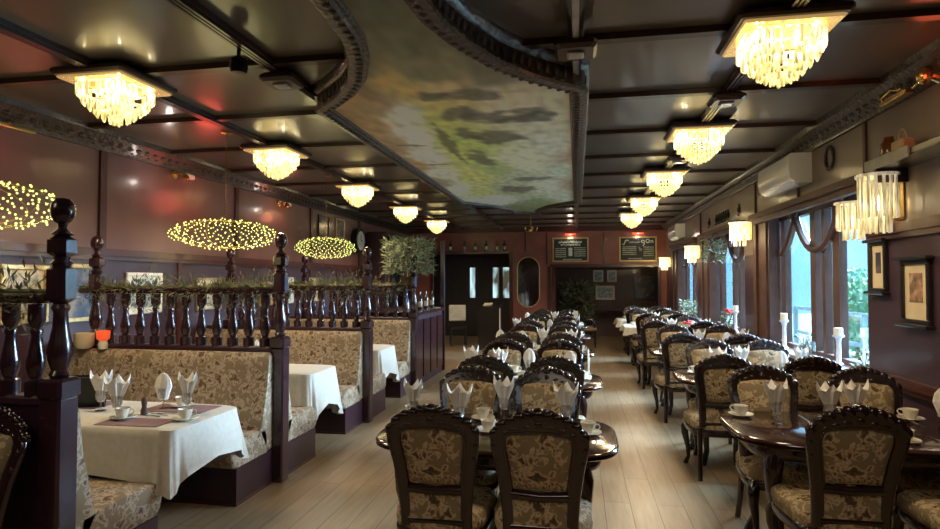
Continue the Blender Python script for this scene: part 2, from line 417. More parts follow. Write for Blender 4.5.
# colour control points of the painting (x,y,rgb)
CP=[(-.92,2.4,(.075,.085,.05)),(-.9,3.0,(.10,.105,.06)),(-.5,3.45,(.13,.125,.08)),(-1.3,3.3,(.10,.09,.05)),(-1.5,3.7,(.14,.095,.05)),(-.9,3.45,(.16,.15,.08)),
(-.9,3.85,(.40,.32,.16)),(-1.15,3.7,(.36,.27,.10)),(-.5,4.1,(.44,.40,.27)),(-.2,4.3,(.40,.39,.27)),(-.17,5.6,(.38,.38,.29)),(0,7,(.34,.36,.28)),(-.42,8,(.38,.40,.31)),(-.1,9,(.33,.36,.28)),(-.6,6.3,(.42,.41,.29)),(-.75,7.3,(.30,.33,.24)),
(-1.05,4.1,(.38,.33,.12)),(-1.12,4.6,(.34,.34,.10)),(-1.1,5.2,(.30,.33,.09)),(-1.15,6.0,(.34,.36,.10)),(-1.25,7.0,(.36,.37,.12)),(-1.38,8.2,(.34,.37,.14)),(-.95,6.6,(.25,.30,.12)),(-1.0,8.2,(.27,.31,.2)),
(-1.37,4.4,(.42,.42,.34)),(-1.45,5.0,(.46,.45,.38)),(-1.55,5.8,(.42,.42,.36)),(-1.62,6.8,(.42,.43,.36)),(-1.62,8,(.46,.48,.42)),(-1.3,9.3,(.42,.46,.42)),
(-1.55,4.1,(.24,.16,.075)),(-1.7,4.6,(.26,.17,.075)),(-1.75,5.4,(.25,.17,.08)),(-1.8,6.4,(.27,.17,.07)),(-1.85,7.6,(.2,.17,.1)),(-1.6,3.9,(.25,.14,.05)),(-1.85,4.3,(.2,.12,.05)),
(-.6,9.9,(.16,.2,.1)),(-1,10.4,(.14,.16,.08)),(0.02,6,(.28,.2,.13)),(.02,8,(.26,.2,.13))]
TR=[(-.72,3.98,.26,.10),(-1.02,3.95,.12,.07),(-.55,4.55,.34,.10),(-.9,4.45,.16,.09),(-.35,4.62,.22,.06),(-.68,5.2,.24,.13),(-.95,5.05,.14,.12),(-1.0,6.0,.1,.3),(-.55,7.4,.3,.08),(-.85,8.2,.25,.2),(-1.2,5.5,.05,.5),(-1.55,5.35,.2,.02),(-1.5,6.3,.2,.025)]
import mathutils
def mural():
    sx,sy=.028,.045
    x0,y0=-1.95,1.7; nx=int(2.05/sx)+1; ny=int(9.5/sy)
    vs=[];idx={};cols=[];fs=[]
    def vid(i,j):
        if (i,j) in idx: return idx[(i,j)]
        x=x0+i*sx;y=y0+j*sy
        nv=mathutils.noise.noise_vector(Vector((x*3,y*1.6,0)))*.16+mathutils.noise.noise_vector(Vector((x*11,y*6,3)))*.05
        px,py=x+nv.x*.6,y+nv.y*.8
        w=0;c=[0,0,0]
        for a,b,k in CP:
            d=((px-a)/.5)**2+((py-b)/1.0)**2+1e-4; ww=1/d**2.4; w+=ww
            for q in range(3): c[q]+=ww*k[q]
        c=[q/w for q in c]
        for a,b,rx,ry in TR:
            d=((px-a)/(rx*1.05))**2+((py-b)/(ry*1.7))**2+nv.z*2.2+.9*mathutils.noise.noise(Vector((x*9,y*9,5)))
            k=max(0,min(1,(1.15-d)*1.5))*.8
            c=[q*(1-k)+p*k for q,p in zip(c,(.065,.06,.045))]
        f=1+.35*mathutils.noise.noise(Vector((x*14,y*7,9)))
        cols.append([q*f for q in c]); vs.append((x,y,2.955)); idx[(i,j)]=len(vs)-1; return len(vs)-1
    for i in range(nx):
        for j in range(ny):
            if inside(x0+(i+.5)*sx,y0+(j+.5)*sy,OUT): fs.append((vid(i,j),vid(i,j+1),vid(i+1,j+1),vid(i+1,j)))
    me=bpy.data.meshes.new('painted_canvas'); me.from_pydata(vs,[],fs)
    ca=me.color_attributes.new('paint','FLOAT_COLOR','POINT')
    for k,c in enumerate(cols): ca.data[k].color=(*c,1)
    m=bpy.data.materials.new('painted canvas'); m.use_nodes=True; nt=m.node_tree
    a=nt.nodes.new('ShaderNodeVertexColor'); a.layer_name='paint'; b=nt.nodes['Principled BSDF']; b.inputs['Roughness'].default_value=.5
    g=nt.nodes.new('ShaderNodeMix'); g.data_type='RGBA'; g.blend_type='MULTIPLY'; g.inputs['Factor'].default_value=1; g.inputs['B'].default_value=(2.4,2.4,2.45,1)
    nt.links.new(a.outputs[0],g.inputs['A']); nt.links.new(g.outputs['Result'],b.inputs['Base Color'])
    me.materials.append(m)
    return me
mp=thing('ceiling_mural','landscape mural on a dropped ceiling panel with carved concave-cornered moulding','mural',(0,0,0))
o=bpy.data.objects.new('painted_canvas',mural()); COL.objects.link(o); o.parent=mp
def sweep(path,prof):
    n=len(path); rs=[]
    for i in range(n):
        a=Vector(path[i-1]);b=Vector(path[i]);c=Vector(path[(i+1)%n])
        d1=(b-a).normalized();d2=(c-b).normalized()
        n1=Vector((d1.y,-d1.x));n2=Vector((d2.y,-d2.x)); nn=(n1+n2); nn=nn.normalized(); k=1/max(.45,nn.dot(n1))
        rs.append([(b.x+nn.x*p*k,b.y+nn.y*p*k,z) for p,z in prof])
    return rs
rs=sweep(OUT,[(-.11,2.958),(-.10,2.935),(-.08,2.938),(-.07,2.92),(-.015,2.912),(.012,2.92),(.018,2.94),(.002,2.955),(-.005,3.06),(.02,3.075),(.035,3.12),(-.11,3.12)])
m=MB(); m.rings(rs+[rs[0]],False,False)
n=len(OUT)
for i in range(n):
    a=Vector(OUT[i]);b=Vector(OUT[(i+1)%n]); L_=(b-a).length
    if a.y<2.0 and b.y<2.0: continue
    d=(b-a).normalized(); nn=Vector((d.y,-d.x)); k=max(1,int(L_/.07))
    for j in range(k):
        p=a+d*(L_*(j+.5)/k)
        RM=Matrix.Rotation(math.atan2(d.y,d.x),3,'Z')
        q=p-nn*.05; m.ell((q.x,q.y,2.912),(.020,.026,.008),6,4,RM)
        q=p+nn*.006; m.ell((q.x,q.y,3.01),(.018,.008,.035),6,4,RM)
m.build('carved_moulding',M['frameC'],mp,True)
MB().tube([(.085,4.0,3.09),(.085,9.5,3.09)],.009,6).build('edge_bead',M['silver'],mp)
MB().tube([(.078,3.97,2.925),(.078,9.5,2.925)],.008,6).build('edge_bead',M['silver'],mp)

# ------------------------------------------------------------------ chandeliers
def sq(q,r,p=.55):
    c,s_=math.cos(q),math.sin(q)
    return (r*math.copysign(abs(c)**p,c),r*math.copysign(abs(s_)**p,s_))
def make_chandelier():
    t=thing('crystal_chandelier','x','chandelier')
    m=MB().bev((0,0,-.025),(.56,.56,.05),.015); m.build('wooden_mount',M['beam'],t)
    bp_=MB().bev((0,0,-.06),(.50,.50,.02),.008).build('brass_plate',M['plate'],t)
    tiers=[(.205,.09,-.085,40,'cry1'),(.178,.08,-.145,36,'cry1'),(.143,.07,-.19,30,'cry2'),(.105,.065,-.235,24,'cry2'),(.07,.06,-.262,16,'cry2'),(.03,.055,-.288,8,'cry2')]
    for r,h,z,nn,mt in tiers:
        m=MB()
        nn=int(nn*.8)
        for k in range(nn):
            q=2*PI*(k+.5)/nn; x,y=sq(q,r,.62)
            a=math.atan2(y,x); w=.011; hh=h*(1+.12*math.cos(4*q))
            RM=Matrix.Rotation(a,3,'Z')
            pts=[Vector((.010,0,0)),Vector((-.006,w,0)),Vector((-.006,-w,0))]
            vs=[]
            for zz,sc in ((z,1),(z-hh*.85,1),(z-hh,.25)):
                for p in pts:
                    pp=RM@(p*sc); vs.append((x+pp.x,y+pp.y,zz))
            m.add(vs,[(0,1,4,3),(1,2,5,4),(2,0,3,5),(3,4,7,6),(4,5,8,7),(5,3,6,8),(6,7,8),(2,1,0)])
        m.tube([(*sq(2*PI*k/24,r-.004,.62),z+.001) for k in range(25)],.007,4)
        m.build('crystal_tier',M[mt],t)
    m=MB()
    for sx,sy in((1,1),(1,-1),(-1,1),(-1,-1)): m.ell((sx*.15,sy*.15,-.11),(.022,.022,.03),8,6)
    m.build('light_bulb',M['bulb'],bp_,True)
    return t
CH=Proto(make_chandelier)
ordn=['nearest','second','third','fourth','farthest']
for side,x,ys_ in (('right',1.13,[3.5,5.72,7.88,10.2,12.5]),('left',-3.2,[3.55,5.78,8.15,10.6,13.1])):
    for i,y in enumerate(ys_):
        CH('%s tiered crystal chandelier on square wooden mount in the %s ceiling row'%(ordn[i],side),'chandelier',(x,y,ZC-.03),0,'crystal chandeliers on the ceiling')
        li=bpy.data.lights.new('chandelier_and_fill_light','SPOT'); li.energy=68; li.color=(1,.77,.50); li.shadow_soft_size=.14; li.spot_size=math.radians(168); li.spot_blend=.5
        lo=bpy.data.objects.new('chandelier_and_fill_light',li); COL.objects.link(lo); lo.location=(x,y,2.62)

# ------------------------------------------------------------------ ceiling fittings
def mk():
    t=thing('ceiling_junction_box','x','box'); MB().bev((0,0,-.03),(.24,.24,.06),.02).build('box_body',M['beam'],t); MB().bev((0,0,-.066),(.10,.10,.012),.01).build('rosette',M['silver'],t); return t
JB=Proto(mk)
JB('dark wooden ceiling block beyond the nearest right chandelier','ceiling block',(1.13,4.68,ZC-.055))
JB('dark wooden block on the strip at the mural corner','ceiling block',(0.0,3.40,ZC-.09))
JB('dark wooden block on the ceiling strip beside the black spotlight','ceiling block',(-2.0,3.68,ZC-.055))
JB('dark wooden ceiling block between second and third right chandeliers','ceiling block',(1.13,6.9,ZC-.055))
t=thing('spotlight','black round spotlight hanging from the ceiling strip left of the mural','spotlight',(-2.03,3.2,ZC-.055))
MB().tube([(0,0,0),(0,0,-.06)],.012).build('stem',M['black'],t)
MB().lathe([(0,-.04),(.045,-.035),(.055,0),(.05,.05),(.02,.07),(0,.07)],14,(0,0,-.11)).build('lamp_head',M['black'],t,True)
t=MB().bev((0,0,-.04),(.09,.09,.08),.01).build('smoke_sensor',M['white'],loc=(-1.98,6.55,ZC-.055)); tag(t,'small white sensor box on ceiling beside the mural left edge','sensor')

for x,y in((1.13,1.25),(-3.2,1.3),(1.13,-.6),(-2.2,-.6),(-.6,-.4)):  # unseen fill spots added to brighten the near area, no chandelier hangs here
    li=bpy.data.lights.new('chandelier_and_fill_light','SPOT'); li.spot_size=math.radians(160); li.spot_blend=.6; li.energy=26; li.color=(1,.84,.64); li.shadow_soft_size=.3
    lo=bpy.data.objects.new('chandelier_and_fill_light',li); COL.objects.link(lo); lo.location=(x,y,2.6)
# twinkle light clouds
def make_cloud():
    t=thing('fairy_light_pendant','x','pendant lamp')
    MB().tube([(0,0,1.0),(0,0,.12)],.004,6).lathe([(0,0),(.05,0),(.05,-.02),(0,-.03)],10,(0,0,1.01)).build('hanging_rod',M['brass'],t)
    me=MB().ell((0,0,0),(.0068,.0068,.0068),6,4)
    proto=None; rr=random.Random(3)
    w=MB(); rest=MB()
    for k in range(320):
        th=math.acos(1-2*(k+.5)/320); ph=k*2.39996
        j=1+.08*rr.uniform(-1,1)
        p=(.47*math.sin(th)*math.cos(ph)*j,.47*math.sin(th)*math.sin(ph)*j,.14*math.cos(th)*j)
        if k%3==0 and k<300:
            if proto is None: proto=me.build('bulb',M['led'],t,loc=p)
            else:
                c=proto.copy(); COL.objects.link(c); c.location=p; c.parent=t
        else: rest.ell(p,(.0068,.0068,.0068),5,3)
    tag(rest.build('bulb_cluster',M['led'],t),kind='stuff')
    for k in range(7):
        a=PI*k/7
        w.tube([(.46*math.cos(a)*math.cos(q*PI/8),.46*math.sin(a)*math.cos(q*PI/8),.135*math.sin(q*PI/8)) for q in range(17)],.0016,3)
    w.build('wire_basket',M['brass'],t)
    return t
CL=Proto(make_cloud)
for i,(x,y,l) in enumerate([(-3.46,2.78,'cut by the left photo edge'),(-3.36,5.10,'above the second booth'),(-3.36,7.4,'above the third booth')]):
    c=CL('flat fairy light cloud on a thin brass rod '+l,'pendant lamp',(x,y,2.1),0,'fairy light clouds over the booths')
    if i==2: c.scale=(.82,.82,1)
    li=bpy.data.lights.new('fairy_glow','POINT'); li.energy=5; li.color=(1,.85,.4); li.shadow_soft_size=.3
    lo=bpy.data.objects.new('fairy_glow',li); COL.objects.link(lo); lo.location=(x,y,2.1)

# ------------------------------------------------------------------ chairs
def by(z): return -.215-.16*max(0,z-.45)-.12*max(0,z-.75)**1.0
def make_chair():
    t=thing('dining_chair','x','chair')
    # seat cushion
    def so(s,z,dx=0):
        pts=[]
        for k in range(28):
            q=2*PI*k/28; x,y=sq(q,1,.5)
            wx=.255 if y>0 else .225
            wx=.225+.03*(y+1)/2
            pts.append((x*(wx+dx)*s,y*(.235+dx)*s+.0,z))
        return pts
    MB().rings([so(.97,.40),so(1.0,.415),so(1.03,.44),so(1.02,.475),so(.93,.50),so(.6,.515),so(.2,.52)]).build('seat',M['dam'],t,True)
    m=MB().rings([so(.98,.35),so(1.02,.36),so(1.03,.40),so(1.0,.412)],)
    m.ell((0,.235,.352),(.07,.02,.03),10,6)
    m.build('seat_frame',M['wood'],t,True)
    for sx in(-1,1):
        MB().tube([(sx*.20,.185,.39),(sx*.222,.212,.33),(sx*.222,.215,.27),(sx*.203,.192,.16),(sx*.198,.188,.07),(sx*.212,.212,.025),(sx*.216,.220,0)],[.033,.037,.031,.021,.016,.02,.022],10).build('leg',M['wood'],t,True)
        MB().tube([(sx*.172,-.205,.42),(sx*.172,-.21,.30),(sx*.178,-.235,.14),(sx*.185,-.275,0)],[.024,.022,.019,.02],8).build('leg',M['wood'],t,True)
    fn=lambda u,z,w:(u,by(z)+w,z)
    outer=[(.165,.43),(.168,.52),(.178,.64),(.196,.76),(.215,.86),(.217,.905),(.20,.945),(.165,.975),(.13,.985),(.10,1.005),(.055,1.01),(.03,1.03),(0,1.035)]
    inner=[(.128,.43),(.128,.52),(.135,.655),(.15,.76),(.166,.87),(.162,.91),(.145,.928),(.12,.937),(.09,.94),(.06,.945),(.04,.946),(.02,.947),(0,.947)]
    m=MB()
    for sx in(-1,1):
        for k in range(len(outer)-1):
            a,b,c,d=outer[k],outer[k+1],inner[k+1],inner[k]
            vs=[fn(sx*p[0],p[1],w) for w in(-.018,.018) for p in(a,b,c,d)]
            m.add(vs,[(0,3,2,1),(4,5,6,7),(0,1,5,4),(1,2,6,5),(2,3,7,6),(3,0,4,7)])
        m.tube([fn(sx*p[0]*.985,p[1],0) for p in outer],.019,8)
        m.tube([fn(sx*p[0],p[1],-.012) for p in inner[2:]],.010,6); m.tube([fn(sx*p[0],p[1],.012) for p in inner[2:]],.010,6)
    m.tube([fn(-.14,.625,0),fn(0,.615,0),fn(.14,.625,0)],[.026,.024,.026],8,sx=.8)
    m.tube([fn(-.14,.462,0),fn(.14,.462,0)],.028,8)
    bf=m.build('backrest_frame',M['wood'],t,True)
    m=MB()
    for sg in(-1,1):
        w=.010*sg
        m.ell(fn(0,1.03,w),(.036,.020,.032),8,6)
        m.ell(fn(0,.985,w*1.1),(.022,.014,.02),8,5)
        for sx in(-1,1):
            for u,z,a,r1,r2 in((.048,1.027,.6,.030,.022),(.090,1.016,-.1,.028,.024),(.134,1.000,-.35,.028,.024),(.176,.976,-.7,.027,.023),(.212,.932,-1.1,.030,.021),(.06,.972,.2,.03,.011),(.11,.960,-.2,.03,.011),(.155,.94,-.5,.022,.010),(.213,.87,-1.5,.024,.011),(.203,.80,-1.4,.02,.010),(.03,1.045,.9,.014,.012)):
                RM=Matrix.Rotation(sx*(-a),3,'Y'); m.ell(fn(sx*u,z,w),(r1,.013,r2),8,5,RM)
    for sx in(-1,1):
        m.tube([fn(sx*p[0]*.97,p[1]-.004,0) for p in outer[3:]],.012,6); m.tube([fn(sx*u,z,0) for u,z in((0,.985),(.06,.972),(.11,.96),(.155,.94),(.19,.93))],.010,6); m.tube([fn(0,.98,0),fn(0,1.03,0)],.012,6)
    m.build('carved_crest',M['wood'],bf,True)
    ol=[(sx*p[0],p[1]) for sx,P in((1,inner[2:]),(-1,inner[2:][::-1])) for p in P]
    cz=.80
    rings=[]
    for s_,w in((.3,-.03),(.75,-.022),(1.0,-.006),(1.06,.016),(1.0,.035),(.82,.058),(.5,.072),(.2,.076)):
        rings.append([fn(u*s_,cz+(z-cz)*s_,w) for u,z in ol])
    MB().rings(rings).build('backrest_cushion',M['dam'],t,True)
    MB().b2(-.135,.135,by(.54)-.010,by(.54)+.016,.475,.615).build('lower_back_panel',M['dam'],t)
    return t
CHAIR=Proto(make_chair)
def chair(x,y,rz,label,group):
    return CHAIR(label,'chair',(x,y,0),rz,group)

# ------------------------------------------------------------------ tables
TL,TW=.69,.43
def to(off,z,p=.5):
    pts=[]
    for k in range(48):
        q=2*PI*k/48; x,y=sq(q,1,p); pts.append((x*(TL+off),y*(TW+off),z))
    return pts
def make_table():
    t=thing('dining_table','x','table')
    MB().rings([to(-.05,.715),to(-.01,.718),to(.0,.725),to(-.012,.733),to(-.004,.737),to(.004,.745),to(0,.754),to(-.012,.76)]).build('tabletop',M['tabletop'],t,True)
    MB().rings([to(-.10,.63),to(-.095,.635),to(-.085,.66),to(-.09,.715)]).build('apron',M['wood'],t,True)
    for sx in(-1,1):
        for sy in(-1,1):
            x,y=sx*.47,sy*.24
            MB().tube([(x,y,.70),(x+sx*.03,y+sy*.02,.58),(x+sx*.03,y+sy*.02,.48),(x,y,.3),(x-sx*.01,y,.12),(x+sx*.02,y+sy*.01,.03),(x+sx*.03,y+sy*.01,0)],[.05,.055,.045,.032,.024,.032,.034],10).build('leg',M['wood'],t,True)
    return t
TABLE=Proto(make_table)
def make_napkin():
    m=MB(); n=10; z0=0
    # fanned, flared folded napkin: pleated cone with pointed top
    rings=[]
    for z,r,a in((.0,.018,.004),(.05,.022,.006),(.10,.038,.012),(.145,.052,.018)):
        ring=[]
        for k in range(20):
            q=2*PI*k/20; rr=r+(a if k%2 else -a)*.6; ring.append((rr*math.cos(q),rr*math.sin(q)*.6,z))
        rings.append(ring)
    ring=[]
    for k in range(20):
        q=2*PI*k/20; pk=[.205,.175,.15,.14,.16,.195,.165,.145,.15,.17,.20,.17,.15,.145,.17,.185,.15,.14,.15,.18][k]
        ring.append((.062*math.cos(q)*1.05,.062*math.sin(q)*.55,pk))
    rings.append(ring)
    ring=[(x*.35,y*.35,.10) for x,y,z in ring]
    rings.append(ring); m.rings(rings)
    return tag(m.build('napkin',M['linen']),'x','napkin')
NAP_=Proto(make_napkin)
def NAP(*a):
    o=NAP_(*a); o.scale=(1.2,1.2,1.08); return o
def make_napkin2():
    m=MB(); rings=[]
    for z,w,d in((0,.03,.025),(.04,.04,.03),(.09,.055,.026),(.14,.045,.016),(.175,.022,.008),(.185,.004,.003)):
        rings.append([(w*math.cos(2*PI*k/14)*(1+.15*(k%2)),d*math.sin(2*PI*k/14)*(1-.3*(k%2)),z) for k in range(14)])
    m.rings(rings); return tag(m.build('napkin',M['linen']),'x','napkin')
NAP2=Proto(make_napkin2)
def make_glass():
    return tag(MB().lathe([(.0,.0),(.033,0),(.035,.003),(.006,.008),(.005,.05),(.012,.058),(.032,.08),(.036,.11),(.033,.14),(.0315,.14),(.034,.11),(.030,.082),(.010,.062),(0,.06)],14).build('wine_glass',M['glass'],smooth=True),'x','glass')
GL=Proto(make_glass)
def make_saucer():
    return tag(MB().lathe([(0,0),(.045,0),(.05,.004),(.078,.015),(.077,.018),(.045,.008),(0,.007)],20).build('saucer',M['china'],smooth=True),'x','saucer')
SA=Proto(make_saucer)
def make_cup():
    t=thing('teacup','x','cup')
    MB().lathe([(0,0),(.026,0),(.027,.006),(.036,.02),(.043,.045),(.046,.062),(.043,.062),(.039,.04),(.028,.012),(0,.01)],18).build('cup_bowl',M['china'],t,True)
    MB().tube([(.042,0,.052),(.060,0,.054),(.068,0,.04),(.060,0,.024),(.038,0,.02)],.0045,6).build('handle',M['china'],t,True)
    return t
CU=Proto(make_cup)
def make_fork():
    m=MB().tube([(0,-.09,.004),(0,0,.005),(0,.045,.006)],[.005,.003,.003],6)
    m.box((0,.055,.006),(.02,.02,.003))
    for k in(-1.5,-.5,.5,1.5): m.box((k*.0055,.083,.007),(.0025,.04,.0025))
    return tag(m.build('fork',M['steel']),'x','fork')
def make_knife():
    m=MB().tube([(0,-.1,.005),(0,0,.005)],[.006,.005],6); m.prism([(-.008,0),(.008,0),(.009,.08),(.002,.11),(-.008,.10)],lambda u,v,w:(u,v,w),.003,.006)
    return tag(m.build('knife',M['steel']),'x','knife')
FK=Proto(make_fork);KN=Proto(make_knife)
def make_votive():
    t=thing('candle_holder','x','candle holder')
    MB().lathe([(0,0),(.03,0),(.032,.01),(.036,.07),(.033,.07),(.028,.012),(0,.01)],14).build('glass_cup',M['glass'],t,True)
    MB().lathe([(0,.011),(.025,.011),(.025,.035),(0,.036)],12).build('wax',M['candle'],t,True)
    return t
VO=Proto(make_votive)
def cover(x,y,z,nx,ny,cx,cy,rz,desc,where,detail=True,kind=1,hr=.6):
    # one place setting: napkin in a glass, cup on saucer, fork and knife
    g='place settings on the tables'
    GL('stemmed glass '+desc,'glass',(nx,ny,z),0,'stemmed glasses')
    (NAP if kind else NAP2)('folded white napkin '+desc,'napkin',(nx,ny,z+.062),R.uniform(-.6,.6),'folded white napkins')
    SA('cream saucer '+desc,'saucer',(cx,cy,z),0,'cream saucers')
    CU('cream teacup '+desc,'cup',(cx,cy,z+.0075),hr,'cream teacups')
    if detail:
        FK('steel fork '+desc,'fork',(x-.09,y,z),R.uniform(-.1,.1)+(PI if where>0 else 0),'steel forks')
        KN('steel knife '+desc,'knife',(x+.07,y,z),R.uniform(-.1,.1)+(PI if where>0 else 0),'steel knives')
onm=['nearest','second','third','fourth','fifth','sixth']
ZT_=.76
def cloth_mesh(x0,x1,y0,y1,z,drop,rot=.0,seed=0):
    rr=random.Random(seed); cx,cy=(x0+x1)/2,(y0+y1)/2; hx,hy=(x1-x0)/2,(y1-y0)/2
    per=[]; N_=96
    # square cloth hanging over a rectangular table, corners hang lower
    for k in range(N_):
        q=2*PI*k/N_; x,y=sq(q,1,.14); per.append((x,y,q))
    rings=[]
    for s_ in(.3,.7,.97): rings.append([(cx+x*hx*s_,cy+y*hy*s_,z+.004) for x,y,q in per])
    rings.append([(cx+x*hx*1.01,cy+y*hy*1.01,z-.004) for x,y,q in per])
    for fr in(.12,.3,.5,.7,.85,1.0):
        ring=[]
        for x,y,q in per:
            cn=(abs(x)*abs(y))**4
            dr=drop*(1+.85*cn)*fr
            wv=.022*math.sin(q*9+seed)+.015*math.sin(q*17+seed*2)+.05*cn
            off=.012+(.03+wv)*fr
            L_=math.hypot(x,y)
            ring.append((cx+x*hx+x/L_*off,cy+y*hy+y/L_*off,z-.004-dr))
        rings.append(ring)
    return MB().rings(rings,True,False)
# centre row
cen=[3.45,5.38,7.55,9.65,11.8]
for i,yc in enumerate(cen):
    nm='%s centre-row table'%onm[i]
    TABLE('polished dark wood table with bowed ends, %s'%nm,'table',(-.47,yc,0),0,'polished tables of the centre row')
    for x,s in((-.73+(.035 if i==0 else 0),'left'),(-.18,'right')):
        dy=R.uniform(-.03,.03) if i else 0
        chair(x,yc-.39+dy,R.uniform(-.05,.05) if i else 0,'carved damask chair, back to us, %s side of the %s'%(s,nm),'carved chairs at the centre row')
        chair(x-(.04 if i==0 else 0),yc+.27-.0+dy,PI+(R.uniform(-.05,.05)),'carved damask chair facing us, far %s side of the %s'%(s,nm),'carved chairs at the centre row')
    if i==0:
        P=[(-.70,3.45,-.52,3.42,'near left'),(-.07,3.6,.06,3.47,'near right'),(-1.02,3.55,-1.08,3.72,'far left'),(-.47,3.75,-.60,3.72,'far right')]
    else:
        P=[(-.70,yc-.02,-.50,yc-.08,'near left'),(-.07,yc+.08,.05,yc,'near right'),(-1.0,yc+.1,-1.02,yc+.24,'far left'),(-.45,yc+.2,-.60,yc+.26,'far right')]
    for j,(nx,ny,cx,cy,d) in enumerate(P):
        fy=yc-.25 if 'near' in d else yc+.25
        fx=-.73 if 'left' in d else -.18
        if i==0: fx+=.0
        cover(fx,fy,ZT_,nx,ny,cx,cy,0,'at the %s seat of the %s'%(d,nm),1 if 'far' in d else -1,detail=(i<2),kind=(j+i)%2 if i else 1,hr=-.2)
    VO('small glass candle holder in the middle of the %s'%nm,'candle holder',(-.35,yc+.05,ZT_),0,'glass candle holders')
# right row
rt=[3.88,5.80,7.78,9.95,12.0,14.0]
for i,yc in enumerate(rt):
    nm='%s window-side table'%onm[i]
    TABLE('polished dark wood table with bowed ends, %s'%nm,'table',(1.60,yc,0),0,'polished tables along the windows')
    for x,s in((1.30 if i else 1.32,'aisle'),(1.86 if i else 1.96,'wall')):
        dy=R.uniform(-.03,.03) if i else 0
        chair(x-(.12 if s=='aisle' and i in(1,2,3) else 0),yc-(.40 if i else .46)+dy,R.uniform(-.06,.06),'carved damask chair, back to us, %s side of the %s'%(s,nm),'carved chairs at the window row')
        chair(x+(.02 if i else -.03),yc+(.27 if i else .24)+dy,PI+R.uniform(-.08,.08),'carved damask chair facing us, %s side beyond the %s'%(s,nm),'carved chairs at the window row')
    if i==0: P=[(1.22,3.93,1.06,4.12,'far aisle',1),(1.52,3.92,1.66,4.14,'far middle',1),(1.70,4.0,1.78,3.62,'near wall',1),(2.20,4.02,2.1,4.2,'far wall',0)]
    else: P=[(1.30,yc,1.12,yc+.12,'aisle near',i%2),(1.55,yc+.15,1.40,yc+.25,'aisle far',1),(1.85,yc,2.0,yc-.1,'wall near',0),(2.08,yc+.18,1.75,yc+.26,'wall far',1)]
    for nx,ny,cx,cy,d,kd in P:
        cover(cx+.15 if i else (1.36 if 'aisle' in d else 1.6 if 'middle' in d else 1.9 if 'near' in d else 2.0),yc+(.2 if 'far' in d else -.22),ZT_,nx,ny,cx,cy,0,'at the %s seat of the %s'%(d,nm),1 if 'far' in d else -1,detail=(i<2),kind=kd,hr=2.6)
    VO('small glass candle holder in the middle of the %s'%nm,'candle holder',(1.62,yc-.1,ZT_),0,'glass candle holders')
for i in(4,5):
    tag(cloth_mesh(1.60-.685,1.60+.685,rt[i]-.42,rt[i]+.42,ZT_,.10,seed=9+i).build('tablecloth',M['cloth'],smooth=True),'white tablecloth on the %s window-side table at the far end'%onm[i],'tablecloth')
# chair at extreme left in front of the nearest divider
chair(-2.73,1.97,PI-.1,'carved damask dining chair cut by the left edge, standing against the dark panel','carved chairs by the booths')

# ------------------------------------------------------------------ booths
XP=-2.43
def sharp(o):
    try: o.data.set_sharp_from_angle(angle=math.radians(30))
    except Exception: pass
    return o
def newel_prof(m,x,y,s=1.0):
    m.bev((x,y,.55),(.118,.118,1.10),.012)
    m.bev((x,y,1.14),(.135,.135,.10),.015)
    m.lathe([(.035,1.19),(.045,1.205),(.034,1.225),(.048,1.27),(.055,1.31),(.047,1.36),(.034,1.43),(.03,1.50),(.04,1.52),(.035,1.54)],24,(x,y,0))
    m.bev((x,y,1.635),(.108,.108,.19),.024)
    m.lathe([(.035,1.72),(.048,1.735),(.034,1.75),(.036,1.765)],24,(x,y,0))
    m.bev((x,y,1.815),(.108,.108,.11),.024)
    m.lathe([(.03,1.865),(.05,1.875),(.03,1.89),(.018,1.905),(.022,1.925),(.036,1.935),(.049,1.96),(.053,1.99),(.048,2.02),(.03,2.045),(0,2.052)],24,(x,y,0))
    return m
BAL=[(.046,1.10),(.046,1.175),(.026,1.185),(.032,1.20),(.042,1.235),(.041,1.27),(.030,1.33),(.022,1.385),(.028,1.41),(.021,1.425),(.03,1.44),(.038,1.46),(.038,1.54)]
def divider(y,i,lab):
    t=thing('booth_divider','dark turned-baluster booth divider, '+lab,'divider',(0,y,0),0,'booth dividers')
    sharp(newel_prof(MB(),XP,0).build('newel_post',M['post'],t,True))
    sharp(newel_prof(MB(),-4.20,0).build('newel_post',M['post'],t,True))
    MB().b2(-4.6,XP-.055,-.03,.03,0,1.06).bev(((-4.6+XP-.055)/2,0,1.08),(4.6+XP-.055,.09,.05),.012).build('lower_panel',M['panel'],t)
    MB().bev(((-4.37+XP-.055)/2,0,1.565),(4.37+XP-.055,.06,.045),.012).build('top_rail',M['post'],t)
    proto=None; n=11
    for k in range(n):
        x=-4.12+(k+.5)*(XP-.06+4.12)/n
        if proto is None: proto=MB().lathe(BAL,10).build('baluster',M['post'],t,True,loc=(x,0,0))
        else:
            c=proto.copy(); COL.objects.link(c); c.parent=t; c.location=(x,0,0)
    return t
DY=[2.38,4.47,6.50,8.48]
dl=['nearest one cut by the left edge','second one behind the first booth table','third one behind the second booth table','farthest one beside the bar']
